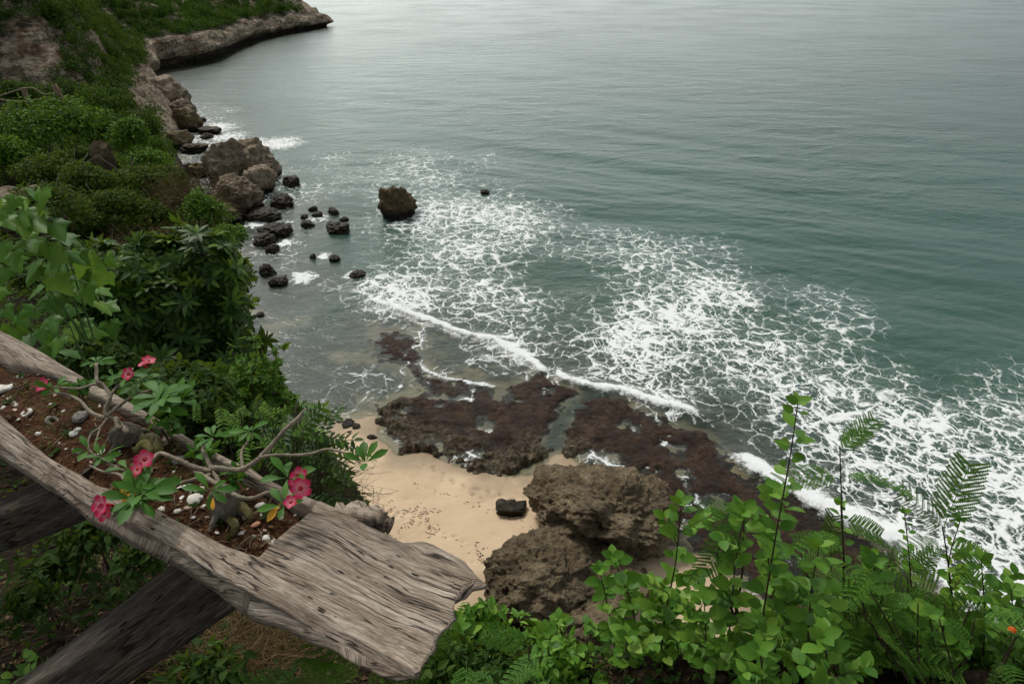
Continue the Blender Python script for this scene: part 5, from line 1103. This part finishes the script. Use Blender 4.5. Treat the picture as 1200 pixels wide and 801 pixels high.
ST2 = [([(935, 472, 0), (925, 540, 0), (907, 640, 0), (893, 730, 0), (884, 810, -.1)], 1.75, .062, 'tallest leafy stem, rising against the white surf', .05, .7),
 ([(798, 588, 0), (795, 630, 0), (790, 668, 0), (779, 725, 0), (770, 810, -.1)], 1.95, .065, 'leafy stem with large leaves in front of the right end of the huge boulder', .055, .75),
 ([(718, 652, 0), (738, 703, 0), (752, 760, 0), (760, 810, 0)], 2.0, .062, 'leafy stem rising in front of the middle of the boulders', .05, .8),
 ([(703, 668, .05), (715, 725, .05), (728, 810, 0)], 2.05, .06, 'shorter leafy stem left beside the one before the middle of the boulders', .05, .75),
 ([(764, 682, 0), (790, 740, 0), (802, 810, 0)], 2.0, .06, 'leafy stem leaning left, between the boulder stems', .05, .75),
 ([(655, 725, 0), (662, 770, 0), (668, 815, 0)], 2.0, .06, 'leftmost short leafy stem at the bottom below the boulders', .045, .8),
 ([(872, 600, 0), (862, 660, 0), (856, 725, 0), (848, 810, 0)], 1.8, .065, 'leafy stem just left of the tallest one', .05, .75),
 ([(905, 578, .05), (900, 640, .1), (905, 720, .1), (915, 810, 0)], 1.8, .07, 'stem with the biggest round leaves, at the foot of the tallest one', .055, .85),
 ([(960, 640, 0), (950, 700, 0), (944, 810, 0)], 1.75, .065, 'leafy stem right of the tallest one, half its height', .05, .8),
 ([(825, 700, 0), (828, 760, 0), (832, 815, 0)], 1.75, .06, 'low leafy stem at the bottom, left of the tallest one', .045, .85),
 ([(965, 745, 0), (970, 780, 0), (980, 830, 0)], 1.45, .06, 'nearest low leafy stem with pale round leaves at the bottom edge', .045, .95),
 ([(890, 760, 0), (893, 790, 0), (890, 840, 0)], 1.5, .055, 'low pale leafy stem at the bottom edge, under the tallest one', .045, .9),
 ([(735, 745, 0), (732, 780, 0), (728, 830, 0)], 1.8, .055, 'low leafy stem at the bottom edge, below the boulders', .045, .9),
 ([(985, 590, 0), (988, 650, 0), (987, 720, 0), (985, 810, 0)], 2.0, .05, 'slender reddish stem with small leaves right of the tallest one', .07, .6),
 ([(1125, 610, 0), (1112, 660, 0), (1118, 720, 0), (1125, 810, 0)], 2.0, .045, 'dark stem wound with small round vine leaves near the right edge', .05, .6)]
for i, (pth, Y, L_, lb, gap, stp) in enumerate(ST2): oval_stem(lb, pth, Y, L_*1.2, 400+i, gap=gap, small_top=stp, twigs=(i != 0 and i != 13))
# --- feathery plants
def feather(label, starts, seed, L_=.2, **k): return pinnate(label, starts, seed, 'feather', L_, 'feathery_plant', FBI, cat='plant', group='feathery-leaved plants in the foreground', **k)
g0 = np.random.default_rng(11)
feather('slender feathery-leaved plant rising against the surf right of the tallest leafy stem', [(986, 555, 1.95, (-1, -.1, .35)), (986, 560, 1.95, (1.1, -.1, .3)), (985, 535, 1.95, (.3, .2, .9)), (985, 530, 1.95, (-.8, .1, .7)), (988, 610, 1.95, (1.1, -.3, .05)), (988, 625, 1.95, (-1, -.3, .1)), (988, 660, 1.95, (.9, -.5, .1)), (984, 520, 1.95, (.7, .2, .6))], 41, .17, rootp=(988, 830, 1.95), main=[(988, 830, 1.95), (990, 700, 1.95), (987, 610, 1.95), (984, 522, 1.95)])
feather('feathery-leaved plant with spreading fronds near the right edge over the surf', [(1110, 640, 2.0, (-1, .0, .25)), (1112, 640, 2.0, (1.1, 0, .25)), (1112, 665, 2.0, (1.2, -.3, 0)), (1110, 668, 2.0, (-1.1, -.3, .0)), (1115, 700, 2.0, (1.1, -.4, -.1)), (1108, 620, 2.0, (.3, .2, .9)), (1115, 720, 2.0, (-1, -.5, 0)), (1118, 735, 2.0, (.8, -.7, 0)), (1105, 625, 2.0, (-.5, 0, .8))], 42, .2, rootp=(1125, 830, 2.0), main=[(1125, 830, 2.0), (1118, 730, 2.0), (1111, 660, 2.0), (1104, 615, 2.0)])
feather('feathery frond tuft just left of the biggest round leaves', [(868, 598, 1.9, (-1.1, .1, .5)), (872, 602, 1.9, (-.9, -.3, .15)), (868, 610, 1.9, (-.6, -.6, -.2))], 43, .14, rootp=(862, 720, 1.9))
feather('mass of dark feathery fronds filling the bottom right corner', cloud(46, 1000, 1215, 690, 815, 1.6, 2.0, (-1, 1), (-.3, .9), (-1, .3)), 44, .16, rootp=(1110, 880, 1.7))
feather('mass of feathery fronds at the bottom, right of the tallest leafy stem', cloud(24, 940, 1080, 630, 780, 1.85, 2.1, (-1, 1), (-.3, .9), (-1, .3)), 45, .15, rootp=(1000, 860, 1.9))
feather('feathery fronds at the bottom centre under the log end', cloud(13, 520, 640, 755, 815, 1.65, 1.9, (-1, 1), (-.2, .6), (-.8, .3)), 46, .16, rootp=(580, 880, 1.7))
feather('feathery fronds standing in front of the log block at the bottom', [(390, 790, 1.0, (.1, -.1, 1)), (420, 800, 1.0, (-.2, -.1, 1)), (430, 808, 1.0, (.5, -.2, .8)), (400, 808, 1.0, (-.7, -.2, .6)), (360, 800, 1.0, (-.9, -.3, .3)), (372, 812, 1.0, (-.3, -.6, .3)), (340, 808, 1.0, (-.8, -.5, .2)), (450, 815, 1.0, (.8, -.2, .5))], 47, .12, rootp=(400, 860, 1.0))
shrub('bush', 'leafy bush at the bottom edge between the log end and the leafy stems', 'bush', 610, 775, 1.95, 150, 80, 'ovate', .055, 900, 981, LEAF, 14, 'leafy bushes along the bottom edge')
shrub('bush', 'leafy bush behind the end of the log, below the dark brown boulder', 'bush', 560, 730, 2.1, 70, 60, 'ovate', .055, 340, 982, LEAF, 10, 'leafy bushes along the bottom edge')
shrub('bush', 'dense leafy bush at the bottom edge around the foot of the tallest stem', 'bush', 890, 805, 1.8, 230, 80, 'ovate', .055, 600, 983, LEAF_ROUND, 16, 'leafy bushes along the bottom edge')
shrub('bush', 'dense leafy bush at the bottom edge under the boulder stems', 'bush', 745, 812, 1.95, 150, 50, 'ovate', .05, 320, 984, LEAF_ROUND, 14, 'leafy bushes along the bottom edge')
shrub('bush', 'dark leafy bush under the feathery fronds in the bottom right corner', 'bush', 1110, 795, 1.95, 260, 130, 'weed', .055, 1800, 985, LEAF, 16, 'leafy bushes along the bottom edge')
# orange blossom near the right edge
c = aty(1186, 738, 1.5); root = empty('orange_flower', c-[0, 0, .1], 'small orange blossom head at the right edge among the fronds', 'flower'); mb = MB(); T, TF = leaf_t(3, .7, .1, .1, .6)
for k in range(9):
    q = norm(RNG.normal(size=3)+[0, -.6, 1]); th = np.arange(5)*1.2566; a = norm(np.cross(q, [.3, .1, 1])); b = np.cross(q, a); mb.add(*place(T, TF, np.tile(c+q*.010, (5, 1)), a*np.cos(th)[:, None]+b*np.sin(th)[:, None]+q*.2, np.tile(q, (5, 1)), np.full(5, .0075)))
mk(root, 'petals', mb, plain('orange_petals', (.7, .13, .01), .5)); mb = MB(); add_tube(mb, [c-[0, 0, .12], c-[0, 0, .05], c], [.0025, .002, .002], 5); mk(root, 'stem', mb, M['gstem'])
# --- undergrowth beneath the planter (bottom left)
def weed(label, px, py, Y, n_, L_, seed, mat='weed', up=.5, T=LEAF, hgt=.12, sp=.5):
    g = np.random.default_rng(seed); c = aty(px, py, Y); zg = gz(c[0], c[1]); b = np.array([c[0], c[1], zg]); root = empty('weed_plant', b, label, 'plant', 'weeds growing in the shade under the log planter')
    top = max(c[2]-zg, .05); k = g.integers(3, 6); tips = b+np.stack([g.normal(size=k)*sp*.12, g.normal(size=k)*sp*.12, np.full(k, top)*g.uniform(.6, 1.1, k)], 1); LP_, LD = [], []; mb = MB()
    for t_ in tips:
        add_tube(mb, smooth_path([b, (b+t_)/2+g.normal(size=3)*.015, t_], 4), np.linspace(.003, .0015, 9), 5)
        for j in range(max(3, n_//k)):
            f_2 = g.uniform(.45, 1); LP_.append(b+(t_-b)*f_2); az = g.uniform(0, 6.28); LD.append((math.cos(az), math.sin(az), g.uniform(-.1, up)))
    mk(root, 'stem', mb, M['gstem']); mb = MB(); m_ = len(LP_); mb.add(*place(*T, LP_, LD, norm(np.array([0, -.3, 1])+.3*g.normal(size=(m_, 3))), L_*g.uniform(.6, 1.2, m_))); mk(root, 'leaves', mb, M[mat])
WD = [(95, 610, 2.35, 'behind the crossing of rim and left timber'), (130, 632, 2.3, 'just under the near rim'), (70, 640, 2.25, 'right of the left timber'), (150, 660, 2.1, 'where the rim meets the long timber'), (110, 665, 2.1, 'in the middle of the dark hollow'), (60, 672, 2.1, 'left of the middle of the dark hollow'),
      (140, 690, 1.95, 'with a yellowing leaf above the long timber'), (30, 690, 1.95, 'at the left edge on bare soil'), (100, 700, 1.9, 'halfway down the dark hollow'), (15, 745, 1.65, 'fresh and pale in the lower left corner'), (30, 765, 1.6, 'fresh and pale, lowest in the left corner'), (5, 775, 1.55, 'fresh and pale, cut by the left edge of the photo'),
      (225, 770, 1.6, 'beside the long timber at the bottom'), (250, 785, 1.55, 'at the foot of the dry grass'), (210, 800, 1.45, 'at the bottom edge right of the long timber'), (300, 790, 1.5, 'under the dry grass at the bottom edge'), (240, 720, 1.8, 'under the log, right of the long timber'), (345, 765, 1.6, 'below the belly of the log')]
for i, (x, y, Y, w_) in enumerate(WD): weed('small green weed '+w_, x, y, Y, 26, .055, 600+i, mat='ovate' if 'pale' in w_ else 'weed')
gm = MB(); g = np.random.default_rng(9)
for k in range(46):
    px, py = g.uniform(-20, 380), g.uniform(600, 830); Y = 2.35-(py-600)*.0038; c = aty(px, py, Y); c[2] = gz(c[0], c[1]); V, Fc = strands(22, c, (.05, .05, .01), .16, .0022, .3, 1.6, 610+k); gm.add(V, Fc)
for k in range(10):
    px, py = [(20, 470), (60, 470), (90, 470), (70, 500), (75, 520), (206, 535), (225, 560), (258, 640), (180, 480), (110, 480)][k]; p = onsoil(px, py); V, Fc = strands(26, p, (.05, .05, .004), .065, .0011, .4, 1.2, 680+k); gm.add(V, Fc)
tag(gm.build('grass', M['grass']), kind='stuff')
dm = MB()
for (px, py, Y, n_s, r_) in [(265, 735, 1.75, 700, .22), (300, 760, 1.7, 800, .2), (230, 770, 1.6, 260, .15), (330, 780, 1.6, 300, .12), (270, 790, 1.55, 420, .18)]:
    c = aty(px, py, Y); zg = gz(c[0], c[1]); c[2] = max(zg+.05, min(c[2], zg+.25)); V, Fc = strands(n_s, c, (r_, r_, .09), .26, .0013, .6, .2, int(px), 6); dm.add(V, Fc)
for (x0, y0, x1, y1) in [(16, 668, 96, 744), (42, 720, 92, 728), (75, 703, 96, 744), (100, 650, 75, 750), (0, 702, 40, 680)]:
    add_tube(dm, smooth_path([aty(x0, y0, 1.9), aty((x0+x1)/2, (y0+y1)/2-4, 1.87), aty(x1, y1, 1.83)], 4), .0014, 4)
tag(dm.build('dry_grass', M['dry']), kind='stuff')
# leaf litter and creeping cover on all the near ground
n_ = 130000; yy = RNG.uniform(0, 1, n_)**1.6*34-.2; xx = RNG.uniform(-1, .35, n_)*(yy*.95+2.5); xx = np.where(RNG.random(n_) < .1, RNG.uniform(-.5, 4, n_), xx); yy = np.where(xx > 0, RNG.uniform(0, 3.5, n_), yy)
zz2, D2, ins2 = near_h(xx, yy); ok = (ins2 | (D2 < 12)) & (fbm(xx*1.2, yy*1.2, None, 222) > -.12-.02*yy) ; hol = (yy < 2.6) & (RNG.random(n_) < .55); ok &= ~hol
xx, yy, zz2 = xx[ok], yy[ok], zz2[ok]; sz = np.clip(.018+.0060*yy, .02, .16); P = np.stack([xx, yy, zz2+RNG.uniform(.0, 1, len(xx))*sz*2.2], 1)
mb = MB(); mb.add(*place(*LEAF_LO, P, rdir(len(P), .2), norm(np.array([0, -.2, 1])+.6*RNG.normal(size=P.shape)), sz*RNG.uniform(.6, 1.5, len(P)))); tag(mb.build('ground_cover', M['weed'], smooth=False), kind='stuff')
mb = MB(); k = 5000; yy = RNG.uniform(.4, 2.8, k); xx = RNG.uniform(-2.6, .4, k); z_ = near_h(xx, yy)[0]; mb.add(*place(*LEAF_LO, np.stack([xx, yy, z_+.006], 1), rdir(k)*[1, 1, .2], norm(np.array([0, 0, 1])+.3*RNG.normal(size=(k, 3))), RNG.uniform(.008, .035, k))); tag(mb.build('leaf_litter', M['dry'], smooth=False), kind='stuff')
shrub('bush', 'low leafy bush at the bottom edge right of the log end, under the feathery fronds', 'bush', 560, 800, 1.75, 200, 70, 'weed', .05, 1500, 986, LEAF, 14, 'leafy bushes along the bottom edge')
shrub('bush', 'leafy bush between the surf and the bottom right corner fronds', 'bush', 1040, 730, 2.0, 150, 90, 'ovate', .05, 500, 987, LEAF, 12, 'leafy bushes along the bottom edge')
oval_stem('leafy stem rising among the fronds left of the vine-wound one', [(1060, 600, 0), (1066, 660, 0), (1070, 740, 0), (1068, 812, 0)], 1.95, .05, 470, gap=.05, small_top=.6, twigs=False)
shrub('bush', 'small leafy bush at the bottom edge in front of the lowest brown boulder', 'bush', 665, 790, 1.75, 110, 60, 'ovate', .05, 420, 988, LEAF, 12, 'leafy bushes along the bottom edge')
shrub('bush', 'loose leafy bush among the fronds at the right edge', 'bush', 1180, 770, 1.9, 110, 110, 'ovate', .05, 420, 989, LEAF, 12, 'leafy bushes along the bottom edge')
for i, (x, y0, y1, Y, lb) in enumerate([(1150, 655, 812, 1.9, 'leafy stem near the right edge among the fronds, left of the orange blossom'), (1185, 690, 812, 1.8, 'leafy stem at the right edge under the orange blossom'), (1025, 660, 812, 1.85, 'leafy stem midway between the tallest stem and the right edge'), (1090, 720, 812, 1.75, 'low leafy stem at the bottom edge under the vine-wound one'), (640, 740, 812, 1.8, 'low leafy stem at the bottom edge below the dark brown boulder'), (540, 735, 812, 1.95, 'low leafy stem just right of the end of the log')]):
    oval_stem(lb, [(x, y0, 0), (x+4, (y0+y1)/2, 0), (x-2, y1, 0)], Y, .07, 480+i, gap=.05, small_top=.8)
# twigs and dead leaves in the planter
tm_ = MB(); g = np.random.default_rng(21)
for k in range(70):
    r_ = g.uniform(1.6, 7.9); q = g.uniform(.05, .95); k_ = int(np.argmin(np.abs(rows-r_))); p = RIM_A[k_]*(1-q)+RIM_B[k_]*q; p = np.array([p[0], p[1], soil_z(p)+.004]); a = g.uniform(0, 3.14); l_ = g.uniform(.015, .06); d = np.array([math.cos(a), math.sin(a), g.uniform(-.1, .35)])*l_
    add_tube(tm_, [p-d*.5, p+g.normal(size=3)*l_*.08, p+d*.5], [.0014, .0012, .0006], 5)
tag(tm_.build('twig_litter', M['branch']), kind='stuff')
wm_ = MB()
for k in range(190):
    t0 = g.random(); A_, B_ = [((487, 590), (500, 612)), ((500, 606), (505, 640)), ((440, 600), (520, 600)), ((420, 560), (560, 655)), ((560, 640), (568, 668)), ((470, 560), (640, 620)), ((450, 640), (500, 600))][g.integers(0, 7)]
    p = atz(A_[0]+(B_[0]-A_[0])*t0+g.normal()*3, A_[1]+(B_[1]-A_[1])*t0+g.normal()*3, .5); z_, _, _ = seabed_h(np.array([p[0]]), np.array([p[1]])); l_ = g.uniform(.03, .12); a = g.uniform(0, 6.28)
    d = np.array([math.cos(a), math.sin(a), 0])*l_; p = np.array([p[0], p[1], z_[0]+.015]); add_tube(wm_, [p-d, p+g.normal(size=3)*[.02, .02, .004], p+d], [.008, .018, .006], 5)
tag(wm_.build('seaweed_scraps', M['darkrock']), kind='stuff')
lm_ = MB(); g = np.random.default_rng(23)
def in_planter(k):
    r_ = g.uniform(1.6, 7.9, k); q = g.uniform(.04, .96, k); ki = np.clip(np.searchsorted(rows, r_), 0, int((rows <= 8).sum())-1); p = RIM_A[ki]*(1-q)[:, None]+RIM_B[ki]*q[:, None]; return np.array([[a[0], a[1], soil_z(a)+.003] for a in p])
P = in_planter(420); lm_.add(*place(*LEAF_LO, P, rdir(420)*[1, 1, .25], norm(np.array([0, 0, 1])+.35*g.normal(size=(420, 3))), g.uniform(.006, .02, 420))); tag(lm_.build('dead_leaves', M['dry'], smooth=False), kind='stuff')
sp2 = MB(); P = in_planter(26)
for p in P:
    k = g.integers(4, 9); th = g.uniform(0, 6.28, k); D = np.stack([np.cos(th), np.sin(th), g.uniform(.2, 1, k)], 1); sp2.add(*place(*LEAF, np.tile(p, (k, 1)), D, np.tile([0, 0, 1.0], (k, 1))+.2*g.normal(size=(k, 3)), g.uniform(.01, .026, k)))
tag(sp2.build('seedlings', M['weed']), kind='stuff')
for i, (px, py, Y, w_, h_, n_l, lb) in enumerate([(115, 622, 2.2, 130, 60, 420, 'dark leafy undergrowth bush just beneath the near rim, by the left timber'), (45, 690, 1.95, 120, 60, 340, 'dark undergrowth bush at the left edge below the left timber'), (165, 655, 2.0, 70, 60, 240, 'dark undergrowth bush in the corner between rim and long timber'), (235, 795, 1.5, 130, 40, 260, 'dark undergrowth bush at the bottom edge beside the dry grass')]):
    shrub('bush', lb, 'bush', px, py, Y, w_, h_, 'weed', .05, n_l, 1500+i, LEAF, 10, 'undergrowth bushes beneath the planter', stems=3)
for i, (px, py, lb) in enumerate([(196, 503, 'small leafy sprig in the planter against the far rim, nearer the left succulent'), (236, 528, 'small leafy sprig in the planter against the far rim, nearer the arching branches'), (92, 457, 'small leafy sprig in the planter against the far rim, left of the left succulent'), (166, 575, 'small leafy sprig in the planter beside the near rim and the flowers'), (272, 560, 'small leafy sprig in the planter against the far rim by the end block')]):
    p = atz(px, py, ZT+.03); shrub('leafy_sprig', lb, 'plant', px, py, float(p[1]), 34, 24, 'deskleaf', .028, 46, 1520+i, LEAF, 5, 'leafy sprigs in the log planter', stems=2)
